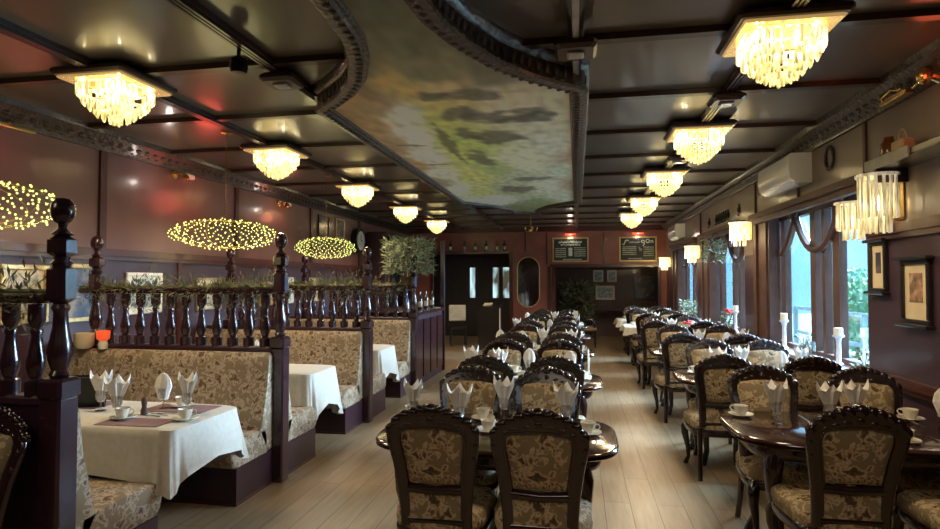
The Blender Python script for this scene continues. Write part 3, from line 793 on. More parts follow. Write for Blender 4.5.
def bench(y,sg,label):
    # sg=+1 seat extends to +y (faces away from camera); -1 toward camera
    t=thing('booth_bench',label,'bench',(0,y,0),0,'upholstered booth benches')
    x0,x1=-4.59,XP-.03+(.03 if sg>0 else 0); e=.12 if sg>0 else 0
    f=lambda u,v,w:(w,sg*u,v)
    MB().b2(x0,x1,*sorted((sg*.05,sg*(.56+e))),0,.27).build('bench_base',M['panel'],t)
    MB().b2(x0,x1+.004,*sorted((sg*.05,sg*(.565+e))),0,.02).build('plinth_edge',M['trim'],t)
    prof=[(.12,.27),(.56+e,.27),(.60+e,.30),(.615+e,.36),(.60+e,.43),(.56+e,.465),(.40,.48),(.14,.46)]
    if sg<0: pr=[(a,b) for a,b in prof]
    m=MB()
    xs=[x0,x0+.02,x1-.02,x1]; sc=[.93,1,1,.93]
    rs=[]
    for x,s_ in zip(xs,sc): rs.append([(x,sg*(.35+(u-.35)*s_),.37+(v-.37)*s_) for u,v in prof])
    m.rings(rs); m.build('seat_cushion',M['damb'],t,True)
    prof=[(.05,.27),(.13,.27),(.24,.44),(.20,.6),(.15,.8),(.13,.95),(.125,1.02),(.10,1.06),(.07,1.065),(.05,1.04)]
    m=MB(); rs=[]
    for x,s_ in zip(xs,[.94,1,1,.94]): rs.append([(x,sg*(.05+(u-.05)*s_),.67+(v-.67)*s_) for u,v in prof])
    m.rings(rs); m.build('backrest',M['damb'],t,True)
    return t
for i,y in enumerate(DY):
    divider(y,i,dl[i])
    if i<3: bench(y,1,'damask booth bench facing away from us, behind the %s divider'%['nearest','second','third'][i])
    if i>0: bench(y,-1,'damask booth bench facing us, against the %s divider'%['','second','third','farthest'][i])
    # garland
    m=MB(); rr=random.Random(20+i)
    n=1700
    for k in range(n):
        x=rr.uniform(-4.35,XP-.10); cl=.05+.03*math.sin(x*7+i)
        a=rr.uniform(0,2*PI); r=abs(rr.gauss(0,cl)); 
        p=Vector((x,r*math.cos(a),1.60+r*math.sin(a)*1.2-.01)); 
        if rr.random()<.22: p.z-=rr.uniform(.04,.16)
        d=Vector((rr.uniform(-1,1),math.cos(a)*1.2,math.sin(a)+rr.uniform(-.3,.9))).normalized()*rr.uniform(.035,.075)
        s_=d.cross(Vector((rr.uniform(-1,1),rr.uniform(-1,1),rr.uniform(-1,1)))).normalized()*.006
        m.add([p,p+d*.5+s_,p+d,p+d*.5-s_],[(0,1,2,3)])
    m.tube([(-4.35,0,1.60),(XP-.08,0,1.60)],.012,5)
    tag(m.build('garland',M['leafg'],loc=(0,y,0)),'green leaf garland along the top rail of the divider, '+dl[i].replace(' one',''),'garland')
# booth tables with cloth
bt=[(-4.25,-2.37,3.09,3.80,.76),(-4.25,-2.50,5.17,5.80,.76),(-4.25,-2.50,7.12,7.80,.76)]
bl=['nearest booth','second booth','third booth']
for i,(x0,x1,y0,y1,z) in enumerate(bt):
    t=thing('booth_table','rectangular booth table under the cloth in the %s'%bl[i],'table',((x0+x1)/2,(y0+y1)/2,0),0,'booth tables')
    hx,hy=(x1-x0)/2-.04,(y1-y0)/2-.04
    MB().bev((0,0,z-.02),(2*hx,2*hy,.035),.006).build('tabletop',M['tabletop'],t)
    MB().lathe([(.22,0),(.22,.02),(.05,.06),(.045,.68),(.12,.725),(.12,z-.038)],16).build('pedestal',M['black'],t,True)
    tag(cloth_mesh(x0,x1,y0,y1,z,.24 if i==0 else .33,seed=i+1).build('tablecloth',M['cloth'],smooth=True),'cream white tablecloth with hanging corners in the %s'%bl[i],'tablecloth')
ZB=.766
def pm(x,y,w,d,rz,l): tag(MB().box((0,0,.002),(w,d,.003)).build('placemat',M['mat'],loc=(x,y,ZB),rz=rz),l,'placemat','mauve placemats')
pm(-2.72,3.22,.42,.20,.05,'mauve placemat at the front edge of the nearest booth table'); pm(-2.70,3.62,.46,.24,0,'mauve placemat at the far aisle side of the nearest booth table'); pm(-3.5,3.62,.44,.24,0,'mauve placemat at the far inner side of the nearest booth table')
for j,(nx,ny,cx,cy,d) in enumerate([(-3.20,3.46,-3.38,3.6,'far inner'),(-2.95,3.32,-2.86,3.27,'near inner'),(-2.83,3.60,-2.73,3.66,'far aisle'),(-2.57,3.50,-2.45,3.32,'near aisle')]):
    g='at the %s seat of the nearest booth table'%d
    z=ZB+(.003 if j in() else .0)
    GL('stemmed glass '+g,'glass',(nx,ny,z+.0),0,'stemmed glasses')
    (NAP if j!=2 else NAP2)('folded white napkin '+g,'napkin',(nx,ny,z+.062),[.1,.5,.2,-.2][j],'folded white napkins')
    if j in(1,3,2):
        SA('cream saucer '+g,'saucer',(cx,cy,z+.004),0,'cream saucers'); CU('cream teacup '+g,'cup',(cx,cy,z+.0115),.3,'cream teacups')
for x,y,d in((-2.72,3.42,'left'),(-2.66,3.44,'right')):
    FK('steel fork lying on the nearest booth table, %s of the pair'%d,'fork',(x,y,ZB),1.3 if d=='left' else 1.7,'steel forks')
KN('steel knife lying by the forks on the nearest booth table','knife',(-2.76,3.37,ZB),1.45,'steel knives')
t=thing('condiment_bottle','slim wooden-brown pepper mill on the nearest booth table','pepper mill',(-2.83,3.42,ZB)); MB().lathe([(0,0),(.022,0),(.022,.02),(.014,.05),(.018,.08)],10).build('mill_body',M['winframe'],t,True); MB().lathe([(.018,.08),(.016,.1),(.008,.11),(0,.115)],10).build('mill_top',M['winframe'],t,True)
t=thing('menu_folder','black menu folder standing on the nearest booth table by the far inner napkin','menu',(-3.4,3.5,ZB),.25); MB().box((0,0,.11),(.30,.012,.22),(.25,0,0)).build('front_cover',M['black'],t); MB().box((0,.05,.11),(.30,.012,.22),(-.2,0,0)).build('back_cover',M['black'],t)
VO('small candle holder on the second booth table','candle holder',(-2.95,5.55,ZB)); VO('small candle holder on the third booth table','candle holder',(-2.75,7.5,ZB))
for j,(nx,ny,i) in enumerate([(-3.1,5.4,'second'),(-3.3,5.6,'second'),(-2.85,7.6,'third'),(-3.2,7.4,'third')]):
    g='on the %s booth table, %s one'%(i,['aisle-side','inner','aisle-side','inner'][j])
    GL('stemmed glass '+g,'glass',(nx,ny,ZB),0,'stemmed glasses'); NAP('folded white napkin '+g,'napkin',(nx,ny,ZB+.062),j*.7,'folded white napkins')
# candle cup and red holder on the second divider's ledge
tag(MB().lathe([(0,0),(.05,0),(.075,.03),(.08,.13),(.07,.135),(.065,.03),(0,.02)],16).build('jar',M['cream'],loc=(-4.2,4.35,1.066),smooth=True),'cream pot on the bench top against the wall, left of the red candle','jar')
t=thing('tealight_lamp','red glass tealight on a white foot above the first booth bench','candle holder',(-4.02,4.36,1.066)); MB().lathe([(0,0),(.035,0),(.04,.04),(.03,.07)],12).build('base',M['china'],t,True); MB().lathe([(.03,.07),(.05,.09),(.055,.15),(.045,.155),(0,.15)],12).build('shade',M['red'],t,True)

# ------------------------------------------------------------------ wall pictures
def picture(x,y,z,w,h,wall,fm,pm_,label,mount=None,mw=.04,fw=.035,inner=None,extra=None):
    rz={'L':-PI/2,'R':PI/2,'B':0}[wall]
    # local: faces -Y ; width along X
    t=thing('framed_picture',label,'picture',(x,y,z),{'L':PI/2,'R':-PI/2,'B':0}[wall])
    m=MB()
    m.bev((0,-.015,h/2-fw/2),(w,.03,fw),.006).bev((0,-.015,-h/2+fw/2),(w,.03,fw),.006).bev((-w/2+fw/2,-.015,0),(fw,.03,h-2*fw),.006).bev((w/2-fw/2,-.015,0),(fw,.03,h-2*fw),.006)
    if extra: m.bev((0,-.03,h/2+.012),(w+.07,.06,.025),.006).bev((0,-.03,-h/2-.012),(w+.05,.06,.025),.006)
    m.build('frame',fm,t)
    if mount:
        mo=MB().box((0,-.008,0),(w-2*fw,.006,h-2*fw)).build('mount',mount,t)
        iw,ih=inner or (w-2*fw-2*mw,h-2*fw-2*mw)
        MB().box((0,-.0135,inner and .03 or 0),(iw,.004,ih)).build('print',pm_,mo)
    else: MB().box((0,-.008,0),(w-2*fw,.006,h-2*fw)).build('print',pm_,t)
    return t
xl=XL+.001
picture(xl,4.14,1.54,.44,.50,'L',M['gold'],M['p1'],'wide gilt framed botanical print on the left wall, left of the near newel post',M['cream'],.03,.045)
picture(xl,4.67,1.54,.42,.54,'L',M['gold'],M['p2'],'gilt framed blue-grey portrait on the left wall, right of the near newel post',None,0,.04)
picture(xl,5.52,1.52,.52,.44,'L',M['white'],M['p3'],'white framed pale blue engraving on the left wall above the second divider',M['cream2'],.03,.035)
picture(xl,6.64,1.49,.50,.40,'L',M['gold'],M['p4'],'thin gilt framed cream print behind the fern garland of the second divider',M['cream'],.05,.02)
picture(xl,8.02,1.46,.40,.36,'L',M['gold'],M['p4'],'small cream framed print on the left wall, left of the second tall post',M['cream'],.05,.02)
picture(xl,8.62,1.5,.46,.42,'L',M['white'],M['p3'],'small white framed print on the left wall right of the second tall post',M['cream2'],.05,.02)
picture(xl,9.55,1.5,.46,.42,'L',M['gold'],M['p4'],'cream print on the left wall beyond the third booth',M['cream'],.05,.02)
picture(xl,10.0,2.66,.46,.40,'L',M['black2'],M['p5'],'dark portrait of a standing figure hung high on the left wall beside the clock',None,0,.03)
picture(xl,10.75,2.68,.42,.38,'L',M['gold'],M['p5'],'small gilt framed dark portrait high on the left wall next to the clock',None,0,.03)
xr=XR-.001
picture(xr+.005,4.98,1.76,.24,.38,'R',M['black2'],M['p5'],'narrow dark framed print with a black silhouette on the right wall by the window',M['cream'],.02,.025,(.07,.16),True)
picture(xr+.005,4.48,1.575,.34,.44,'R',M['black2'],M['p6'],'dark framed portrait print of a lady with red hat on cream mount, right wall',M['cream'],.06,.03,(.15,.20),True)
t=thing('wall_clock','round black cased wall clock with pale face high on the left wall','clock',(XL+.0,11.6,2.5),PI/2)
MB().tube([(0,0,0),(0,-.12,0)],.27,24).build('case',M['black'],t); cf=MB().tube([(0,-.12,0),(0,-.125,0)],.2,24).build('clock_face',M['clockf'],t)
MB().box((.0,-.128,.06),(.015,.004,.13)).box((.05,-.128,0),(.10,.004,.015)).build('clock_hands',M['black'],cf)

# brass wall lights (left)
def make_spot():
    t=thing('wall_spotlight','x','wall light')
    MB().tube([(0,0,0),(0,-.03,0)],.05,14).tube([(0,-.03,0),(0,-.09,.02),(.03,-.13,.0)],.010,8).build('bracket',M['brass'],t,True)
    MB().lathe([(.02,.02),(.035,0),(.045,-.04),(.04,-.045),(0,-.03)],12,(.035,-.14,-.01)).build('shade',M['brass'],t,True)
    MB().bev((.20,-.06,.01),(.17,.06,.055),.01).build('transformer_box',M['white'],t)
    MB().tube([(.035,-.14,.0),(.05,-.12,.02),(.12,-.10,.07),(.14,-.05,.03)],.006,6).tube([(.17,-.08,-.02),(.15,-.09,-.06)],.006,6).build('arm',M['brass'],t,True)
    return t
SP=Proto(make_spot)
SP('small brass wall spotlight with white box under the left crown, near the first long rod','wall light',(XL,5.95,2.88),PI/2,'brass wall spotlights')
SP('brass wall spotlight under the left crown, between the two farther fairy light clouds','wall light',(XL,8.35,2.86),PI/2,'brass wall spotlights')
def brass_bar(x,y,z,rz,l,arms=True):
    t=thing('picture_light',l,'wall light',(x,y,z),rz)
    MB().bev((0,-.10,0),(.34,.06,.035),.008).build('light_bar',M['brass'],t)
    m=MB().tube([(0,0,.0),(0,-.06,.06),(0,-.10,.02)],.008,8)
    if arms: m.tube([(-.16,-.10,.0),(-.16,-.11,.05),(-.08,-.09,.08),(.02,-.06,.05),(.12,-.05,.03),(.22,-.05,.06)],.009,8).ell((.0,-.07,.06),(.02,.02,.02)).ell((-.08,-.09,.08),(.014,.014,.014))
    m.build('arm',M['brass'],t,True)
    return t
brass_bar(XL,3.94,2.90,PI/2,'brass picture light under the left crown at the photo edge',False)
t=brass_bar(XR,4.50,2.93,-PI/2,'brass picture light with curling arm under the right crown')
t=thing('wall_sconce','small bulbous brass sconce under the right crown beside the picture light','wall light',(XR,4.12,2.93),-PI/2)
MB().tube([(0,0,0),(0,-.1,.03)],[.04,.02],10).build('bracket',M['brass'],t); MB().lathe([(0,-.06),(.03,-.05),(.05,0),(.03,.04),(.02,.05)],12,(0,-.12,.03)).build('shade',M['bulb'] if 0 else M['brass'],t,True)
def glow(p,e,c,s=.03):
    li=bpy.data.lights.new('glow','POINT'); li.energy=e; li.color=c; li.shadow_soft_size=s
    lo=bpy.data.objects.new('glow_light',li); COL.objects.link(lo); lo.location=p
glow((XL+.28,6.2,2.60),3.6,(1,.10,.07),.16); glow((XL+.2,8.4,2.65),1.5,(1,.2,.12),.08); glow((XR-.2,3.85,2.85),1.3,(1,.15,.06),.12); glow((XL+.25,3.9,2.7),0.8,(1,.12,.08),.2)
glow((XL+.22,5.6,2.74),1.2,(1,.85,.75)); glow((XL+.22,8.1,2.74),1.0,(1,.85,.75))

# ------------------------------------------------------------------ right wall fittings
def make_ac():
    t=thing('air_conditioner','x','air conditioner')
    f=lambda u,v,w:(w,-u,v)
    MB().prism([(0,-.15),(.14,-.15),(.20,-.10),(.215,0),(.21,.13),(.19,.15),(0,.15)],f,-.5,.5).build('casing',M['white'],t,True)
    MB().prism([(.10,-.158),(.175,-.125),(.18,-.13),(.11,-.166)],f,-.44,.44).build('louvre',M['white'],t)
    return t
AC=Proto(make_ac)
AC('white wall air conditioner above the nearest window','air conditioner',(XR,6.75,2.78),-PI/2)
AC('white wall air conditioner at the far end above the last window','air conditioner',(XR,13.6,2.74),-PI/2)
# wreath ornament and scroll ornaments
m=MB()
for k in range(18):
    q=2*PI*k/18; m.ell((-.015,.085*math.cos(q),.10*math.sin(q)),(.012,.02,.02),6,4)
m.tube([(-.01,.085*math.cos(2*PI*k/20),.10*math.sin(2*PI*k/20)) for k in range(21)],.012,6)
tag(m.build('wreath_ornament',M['crown'],loc=(XR,5.82,2.78),smooth=True),'dark oval wreath ornament on the right wall between crown and window head','ornament')
def scroll(y,w,l):
    m=MB(); n=max(1,int(w/.12))
    for j in range(n):
        c=(j-(n-1)/2)*.13
        m.tube([(-.012,c+.05*math.cos(q*.7)*(1-q/14),.055*math.sin(q*.7)*(1-q/14)) for q in range(13)],.013,6)
        m.ell((-.012,c,.07),(.012,.02,.03),6,4); m.ell((-.012,c+.05,-.06),(.012,.03,.015),6,4)
    tag(m.build('scroll_ornament',M['black'],loc=(XR,y,2.66),smooth=True),l,'ornament','carved scroll ornaments')
scroll(9.85,.95,'long dark carved scroll ornament above the second window, middle of three'); scroll(8.85,.16,'small dark carved scroll above the second window, nearest of three'); scroll(10.75,.12,'small dark carved scroll above the second window, farthest of three')
# shelf
t=thing('wall_shelf','stone-edged wall shelf high on the right wall near the photo edge','shelf',(XR,4.12,2.47),-PI/2)
MB().bev((0,-.12,.0),(1.0,.24,.05),.008).build('shelf_board',M['beam'],t); MB().bev((-.22,-.245,.0),(.56,.02,.075),.005).build('stone_edge',M['stone'],t); MB().b2(-.48,-.44,-.2,0,-.12,-.025).build('bracket',M['beam'],t); MB().b2(.44,.48,-.2,0,-.12,-.025).build('bracket',M['beam'],t)
t=thing('basket','small cream handbag-shaped basket with handle on the high shelf','basket',(XR-.13,4.36,2.496),-PI/2); MB().bev((0,0,.055),(.15,.08,.11),.012).build('basket_body',M['cream'],t)
MB().tube([(.05*math.cos(PI*k/8),0,.105+.075*math.sin(PI*k/8)) for k in range(9)],.006,6).build('handle',M['cream'],t,True)
tag(MB().lathe([(0,0),(.045,0),(.05,.02),(.05,.12),(.03,.15),(.03,.17),(.0,.17)],14).build('glass_jar',M['bottle2'],loc=(XR-.13,4.54,2.496),smooth=True),'amber glass jar on the high shelf left of the basket','jar')
# crystal sconces
def make_sconce():
    t=thing('crystal_sconce','x','wall light')
    MB().bev((0,-.012,.02),(.12,.024,.26),.01).tube([(0,-.02,.1),(0,-.14,.12)],.01).build('back_plate',M['brass'],t)
    m=MB()
    for r,h,z,n in((.135,.22,.12,16),(.085,.28,.10,10)):
        for k in range(n):
            q=2*PI*(k+.5)/n
            m.tube([(r*math.cos(q),-.15+r*math.sin(q)*.85,z),(r*math.cos(q),-.15+r*math.sin(q)*.85,z-h)],[.011,.011],5)
    m.lathe([(.14,.12),(.14,.135),(0,.14)],16,(0,-.15,0))
    return t,m
def mk(mt):
    def f():
        t,m=make_sconce(); m.build('crystal_rods',M[mt],t); MB().ell((0,-.15,-.02),(.025,.025,.04)).build('light_bulb',M['bulb'],t,True); return t
    return f
S1=Proto(mk('cry4')); S2=Proto(mk('cry3'))
s=S1('large clear glass-rod wall sconce on the right wall beneath the shelf','wall light',(XR,4.66,2.24),-PI/2); s.scale=(1.0,1,1.35)
s=S1('second glass-rod lamp hanging closer to the window beside the large sconce','wall light',(XR-.12,4.80,2.12),-PI/2); s.scale=(.8,.9,.9)
S2('lit crystal wall sconce between first and second windows','wall light',(XR,8.30,2.30),-PI/2,'crystal wall sconces')
S2('lit crystal wall sconce between second and third windows','wall light',(XR,11.6,2.18),-PI/2,'crystal wall sconces')
S2('lit crystal wall sconce in the far right corner','wall light',(XR,15.1,2.10),-PI/2,'crystal wall sconces')
for y,z in((8.3,2.2),(11.6,2.1),(15.1,2.0)): glow((XR-.35,y,z),6,(1,.72,.38),.05)
glow((XR-.35,4.9,2.1),1.5,(1,.75,.45),.05)
# candle stands on sill
def make_cs():
    t=thing('candle_stand','x','candle stand')
    MB().lathe([(0,0),(.045,0),(.045,.02),(.022,.04),(.02,.26),(.03,.30),(.05,.315),(.05,.33),(0,.33)],14).build('stand',M['cwhite'],t,True)
    MB().lathe([(0,.33),(.037,.33),(.037,.41),(0,.412)],14).build('pillar_candle',M['candle'],t,True); return t
CS=Proto(make_cs)
ZSL=ZS+.005
CS('ivory pillar candle on tall white stand at the far end of the first window sill','candle stand',(2.36,7.30,ZSL))
s=CS('ivory pillar candle on white stand at the near end of the first window sill','candle stand',(2.39,5.95,ZSL)); s.scale=(1,1,.85)
CS('pillar candle stand on the second window sill','candle stand',(2.36,9.4,ZSL))
def plant(x,y,z,n,r,h,l,mt,cat='plant',flower=False,seed=1,name='potted_plant',ln=.06,lw=.02,hang=0):
    rr=random.Random(seed); t=thing(name,l,cat,(x,y,z))
    MB().lathe([(0,0),(r*.28,0),(r*.36,h*.22),(r*.4,h*.24),(r*.33,h*.24),(0,h*.2)],12).build('pot',M['pot'],t,True)
    m=MB()
    for k in range(n):
        a=rr.uniform(0,2*PI); rad=r*math.sqrt(rr.random()); z0=h*.22+rr.random()*h*.75
        if hang and rr.random()<hang: z0=h*.3-rr.random()*h*.7; rad=r*rr.uniform(.7,1)
        p=Vector((rad*math.cos(a),rad*math.sin(a),z0)); d=Vector((math.cos(a)+rr.uniform(-.6,.6),math.sin(a)+rr.uniform(-.6,.6),rr.uniform(-.6,.9))).normalized()*ln*rr.uniform(.6,1.3)
        s_=d.cross(Vector((rr.uniform(-1,1),rr.uniform(-1,1),1))).normalized()*lw
        m.add([p,p+d*.5+s_,p+d,p+d*.5-s_],[(0,1,2,3)])
    for k in range(6):
        a=rr.uniform(0,2*PI); m.tube([(0,0,h*.2),(r*.6*math.cos(a),r*.6*math.sin(a),h*.85)],.004,4)
    m.build('foliage',mt,t)
    if flower:
        f=MB()
        for k in range(9):
            a=rr.uniform(0,2*PI); f.ell((r*.5*math.cos(a),r*.5*math.sin(a),h*(.8+.3*rr.random())),(.025,.025,.02),7,5)
        f.build('flower',M['flower'],t,True)
    return t
plant(2.38,6.75,ZSL,60,.09,.22,'small sparse leafy sprig in a pot on the first window sill',M['leaf'],seed=4,ln=.04,lw=.012)
plant(2.39,5.45,ZSL,90,.07,.2,'small green plant at the near corner of the first window sill',M['leaf'],seed=5,ln=.05,lw=.012)
plant(2.36,9.8,ZSL,90,.09,.3,'potted plant with red flowers on the second window sill',M['leaf'],flower=True,seed=6)
plant(2.36,12.8,ZSL,200,.12,.38,'bushy green plant on the third window sill, nearer one',M['leafd'],seed=7)
plant(2.36,13.4,ZSL,200,.12,.38,'bushy green plant on the third window sill, farther one',M['leafd'],seed=8)
t=plant(2.16,9.9,2.05,260,.16,.28,'hanging trailing ivy basket in front of the second window',M['leafd'],seed=9,hang=.5,name='hanging_ivy'); MB().tube([(0,0,.06),(0,0,.36)],.004,4).tube([(0,0,.36),(.13,0,.36)],.006,4).build('cord',M['black'],t)
tag(MB().lathe([(0,0),(.04,0),(.045,.12),(.04,.16),(.036,.16),(.036,.02),(0,.02)],12).build('glass_vase',M['glass'],loc=(2.36,6.52,ZSL),smooth=True),'clear glass vase on the first window sill beside the sprig','vase')

# ------------------------------------------------------------------ far end
# fern on top of the third divider post / bar pillar
plant(XP-.12,8.62,1.60,1500,.36,.72,'large bushy fern on the farthest booth divider by the bar',M['leafd'],seed=12,name='potted_fern',ln=.12,lw=.012)
# bar
t=thing('bar_counter','dark panelled bar counter beyond the booths on the left','bar counter',(-2.90,9.6,0))
MB().b2(-.45,.45,-1.02,.85,0,1.12).build('counter_body',M['panel'],t); MB().bev((0.02,-.09,1.145),(1.0,1.92,.05),.012).build('countertop',M['post'],t)
for k in range(4):
    MB().b2(.45,.475,-.98+k*.46,-.60+k*.46,.12,1.04).build('front_panel',M['post'],t)
MB().bev((.44,.95,1.2),(.08,.08,2.4),.01).build('bar_post',M['post'],t)
def make_bottle(mt):
    def f():
        t=thing('bottle','x','bottle'); g_=MB().lathe([(0,0),(.036,0),(.038,.01),(.038,.18),(.03,.21),(.013,.24),(.013,.30),(0,.30)],12).build('bottle_glass',M[mt],t,True)
        MB().lathe([(.0388,.05),(.0388,.14)],12).build('bottle_label',M['label'],g_,True); return t
    return f
B=[Proto(make_bottle(k)) for k in('bottle','bottle2','bottle3')]
for k in range(8):
    B[[2,0,1,0,2,0,1,0][k]]('%s glass bottle on the bar counter, number %s from the near end'%(['blue','dark','amber','dark','blue','dark','amber','dark'][k],['one','two','three','four','five','six','seven','eight'][k]),'bottle',(-2.62+.05*(k%2),8.75+.2*k,1.17),0,'bottles on the bar counter')
for k,x in enumerate([-4.0,-3.45,-3.05,-2.75,-2.45,-2.15,-1.95]):
    B[[1,0,0,1,0,1,0][k]]('bottle on the ledge over the dark doorway, %s from the left'%['first','second','third','fourth','fifth','sixth','seventh'][k],'bottle',(x,YB-.09,2.46),0,'bottles on the doorway ledge')
t=thing('shelf_unit','dark back-bar shelf unit against the left wall beyond the clock','shelf',(-4.35,13.3,0))
m=MB().b2(-.24,.24,-1.2,-1.15,0,2.7).b2(-.24,.24,1.15,1.2,0,2.7).b2(-.24,-.21,-1.15,1.15,0,2.7); m.build('shelf_frame',M['panel'],t)
for z in(.9,1.4,1.9,2.4,2.7): MB().b2(-.21,.24,-1.15,1.15,z,z+.03).build('shelf_board',M['panel'],t)
k2=0
for z in(1.43,1.93,2.43):
    for j in range(5):
        B[(j+k2)%3]('bottle on the %s back-bar shelf board, %s from the near end'%({1.43:'lower',1.93:'middle',2.43:'upper'}[z],onm[j] if j else 'first'),'bottle',(-4.25,12.3+j*.45,z),0,'bottles in the back-bar shelf')
    k2+=1
for x,y in((-2.55,8.35),(-2.75,8.50)):
    pass
# host stand
t=thing('host_stand','dark wooden host lectern with white edge standing before the far doorway','lectern',(-2.08,13.9,0))
MB().b2(-.26,.26,-.2,.2,0,1.02).build('stand_body',M['black2'],t); MB().box((0,0,1.06),(.60,.44,.03),(.2,0,0)).build('reading_top',M['black2'],t); MB().b2(.262,.285,-.215,-.19,0,1.0).build('white_edge',M['white'],t)
tag(MB().box((0,0,0),(.2,.26,.012),(.2,0,0)).build('open_book',M['label'],loc=(-2.12,13.9,1.088)),'open book lying on the host lectern','book')
t=thing('side_chair','chair with white cover on its backrest by the far bar doorway','chair',(-3.0,14.6,0),.3)
MB().bev((0,0,.45),(.44,.42,.06),.01).build('seat',M['black2'],t); MB().bev((0,.22,.82),(.44,.05,.42),.02).build('covered_backrest',M['white2'],t)
for sx in(-1,1):
    for sy in(-1,1): MB().box((sx*.19,sy*.18,.21),(.035,.035,.42)).build('leg',M['black2'],t)
# door with stained glass
d=tag(bpy.data.objects.new('door_1',None),kind='structure'); COL.objects.link(d)
MB().b2(-3.35,-1.72,17.12,17.2,0,2.2).build('door_leaf',M['vest'],d)
for a,b in((-3.15,-3.0),(-2.46,-2.28),(-2.16,-1.96)): MB().b2(a,b,17.10,17.119,1.15,2.05).build('stained_glass',M['stain'],d)
MB().ell((-2.62,17.07,1.05),(.03,.03,.03)).build('door_handle',M['brass'],d)
# mirror (stadium)
t=thing('wall_mirror','tall stadium-shaped gilt framed mirror on the red back wall','mirror',(-1.30,YB,1.62))
pts=[];r=.30;hh=.68
for k in range(13): q=PI*k/12; pts.append((r*math.cos(q),-.025,hh-r+r*math.sin(q)))
for k in range(13): q=PI+PI*k/12; pts.append((r*math.cos(q),-.025,-hh+r+r*math.sin(q)))
MB().tube(pts+[pts[0]],.016,8).build('frame',M['gold'],t,True)
MB().prism([(p[0],p[2]) for p in pts],lambda u,v,w:(u,w,v),-.02,-.003).build('mirror_glass',M['mirror'],t)
# hanging brass lamp near the mirror
t=thing('brass_chandelier','small brass chandelier with arms hanging before the back wall above the mirror','chandelier',(-1.05,13.4,ZC))
MB().tube([(0,0,0),(0,0,-.28)],.012,8).ell((0,0,-.30),(.05,.05,.05)).build('stem',M['brass'],t,True)
for k in range(5):
    q=2*PI*k/5; c,s_=math.cos(q),math.sin(q); MB().tube([(0,0,-.3),(.08*c,.08*s_,-.34),(.15*c,.15*s_,-.30),(.15*c,.15*s_,-.26)],.008,6).ell((.15*c,.15*s_,-.24),(.02,.02,.03)).build('arm',M['brass'],t,True)
# menu boards
def board(x,label,seed,title):
    rr=random.Random(seed); w,h=.96,.66
    t=thing('menu_board',label,'menu board',(x,YB,2.49))
    MB().bev((0,-.012,h/2-.02),(w,.03,.04),.006).bev((0,-.012,-h/2+.02),(w,.03,.04),.006).bev((-w/2+.02,-.012,0),(.04,.03,h-.08),.006).bev((w/2-.02,-.012,0),(.04,.03,h-.08),.006).build('frame',M['gold'],t)
    cb=MB().box((0,-.006,0),(w-.08,.008,h-.08)).build('chalkboard',M['chalk'],t)
    m=MB()
    def line(x0,x1,z,a,r_=.009,f=60):
        n=max(3,int((x1-x0)/.012)); pts=[(x0+(x1-x0)*k/n,-.012,z+a*math.sin(k*1.9+rr.random()*1.4)*rr.uniform(.3,1)) for k in range(n+1)]; m.tube(pts,r_,4)
    if title==0:
        line(-.32,.30,.20,.045,.015); line(-.26,.26,.13,.03,.012)
        for k in range(5): line(-.40,-.12,.03-k*.055,.014); line(.10,.40,.05-k*.055,.014)
        m2=MB()
        m.box((.0,-.012,-.06),(.10,.004,.22))
        line(-.2,.3,-.26,.012)
    else:
        # big looping "S..." and "g On" strokes at the head of the board
        m.tube([(-.28+.05*math.cos(q),-.012,.20+.035*math.sin(q)) for q in [k*.5 for k in range(1,8)]]+[(-.36,-.012,.12),(-.40,-.012,.14)],.015,4)
        line(-.22,.06,.18,.02,.008)
        m.tube([(.13+.035*math.cos(k*.6),-.012,.20+.035*math.sin(k*.6)) for k in range(11)]+[(.165,-.012,.12),(.12,-.012,.09)],.013,4)
        m.tube([(.25+.045*math.cos(k*.6),-.012,.21+.045*math.sin(k*.6)) for k in range(11)],.013,4)
        m.tube([(.33,-.012,.16),(.335,-.012,.22),(.37,-.012,.23),(.385,-.012,.16)],.013,4)
        for k in range(5): line(-.40,-.04,.06-k*.05,.014); line(.14,.40,.05-k*.055,.014)
        line(-.25,.1,-.25,.012); line(.02,.10,.0,.1,.006)
    m.build('chalk_writing',M['chalkw'],cb)
    tt=thing('board_light','small reddish picture light above the '+('left' if title==0 else 'right')+' chalk menu board','wall light',(x,YB,2.90)); MB().tube([(-.14,-.12,0),(.14,-.12,0)],.028,8).build('lamp_tube',M['red'],tt); MB().tube([(0,0,0),(0,-.1,.03)],.01,6).build('arm',M['brass'],tt)
    glow((x,YB-.2,2.83),2.2,(1,.85,.7),.04)
board(-.17,'left gold-framed chalk menu board on the back wall with title and two columns',1,0)
board(1.58,'right gold-framed chalk menu board on the back wall beginning with a big looped letter',2,1)
# alcove contents
YA=17.899
picture(.63,YA,1.80,.30,.36,'B',M['white'],M['p3'],'small pale framed print in the alcove, upper left of three',M['cream2'],.03,.02)
picture(1.03,YA,1.80,.28,.36,'B',M['white'],M['p3'],'small pale framed print in the alcove, upper right of three',M['cream2'],.03,.02)
picture(.83,YA,1.30,.56,.42,'B',M['white'],M['p3'],'wide pale framed print in the alcove, below the two small ones',M['cream2'],.04,.02)
picture(1.98,YA,1.45,.62,.75,'B',M['black2'],M['p5'],'large dark framed picture at the right of the alcove',None,0,.05)
plant(.02,17.2,0,800,.38,1.6,'tall broad-leaved potted plant in the alcove left of the pictures',M['leafd'],seed=15,ln=.22,lw=.04)
t=thing('armchair','dark armchair turned sideways with pale seat at the alcove entrance','armchair',(.22,14.9,0),-PI/2)
MB().bev((0,0,.46),(.52,.5,.10),.03).build('seat',M['dam'],t); MB().bev((0,-.25,.78),(.52,.07,.56),.03).build('backrest',M['wood'],t)
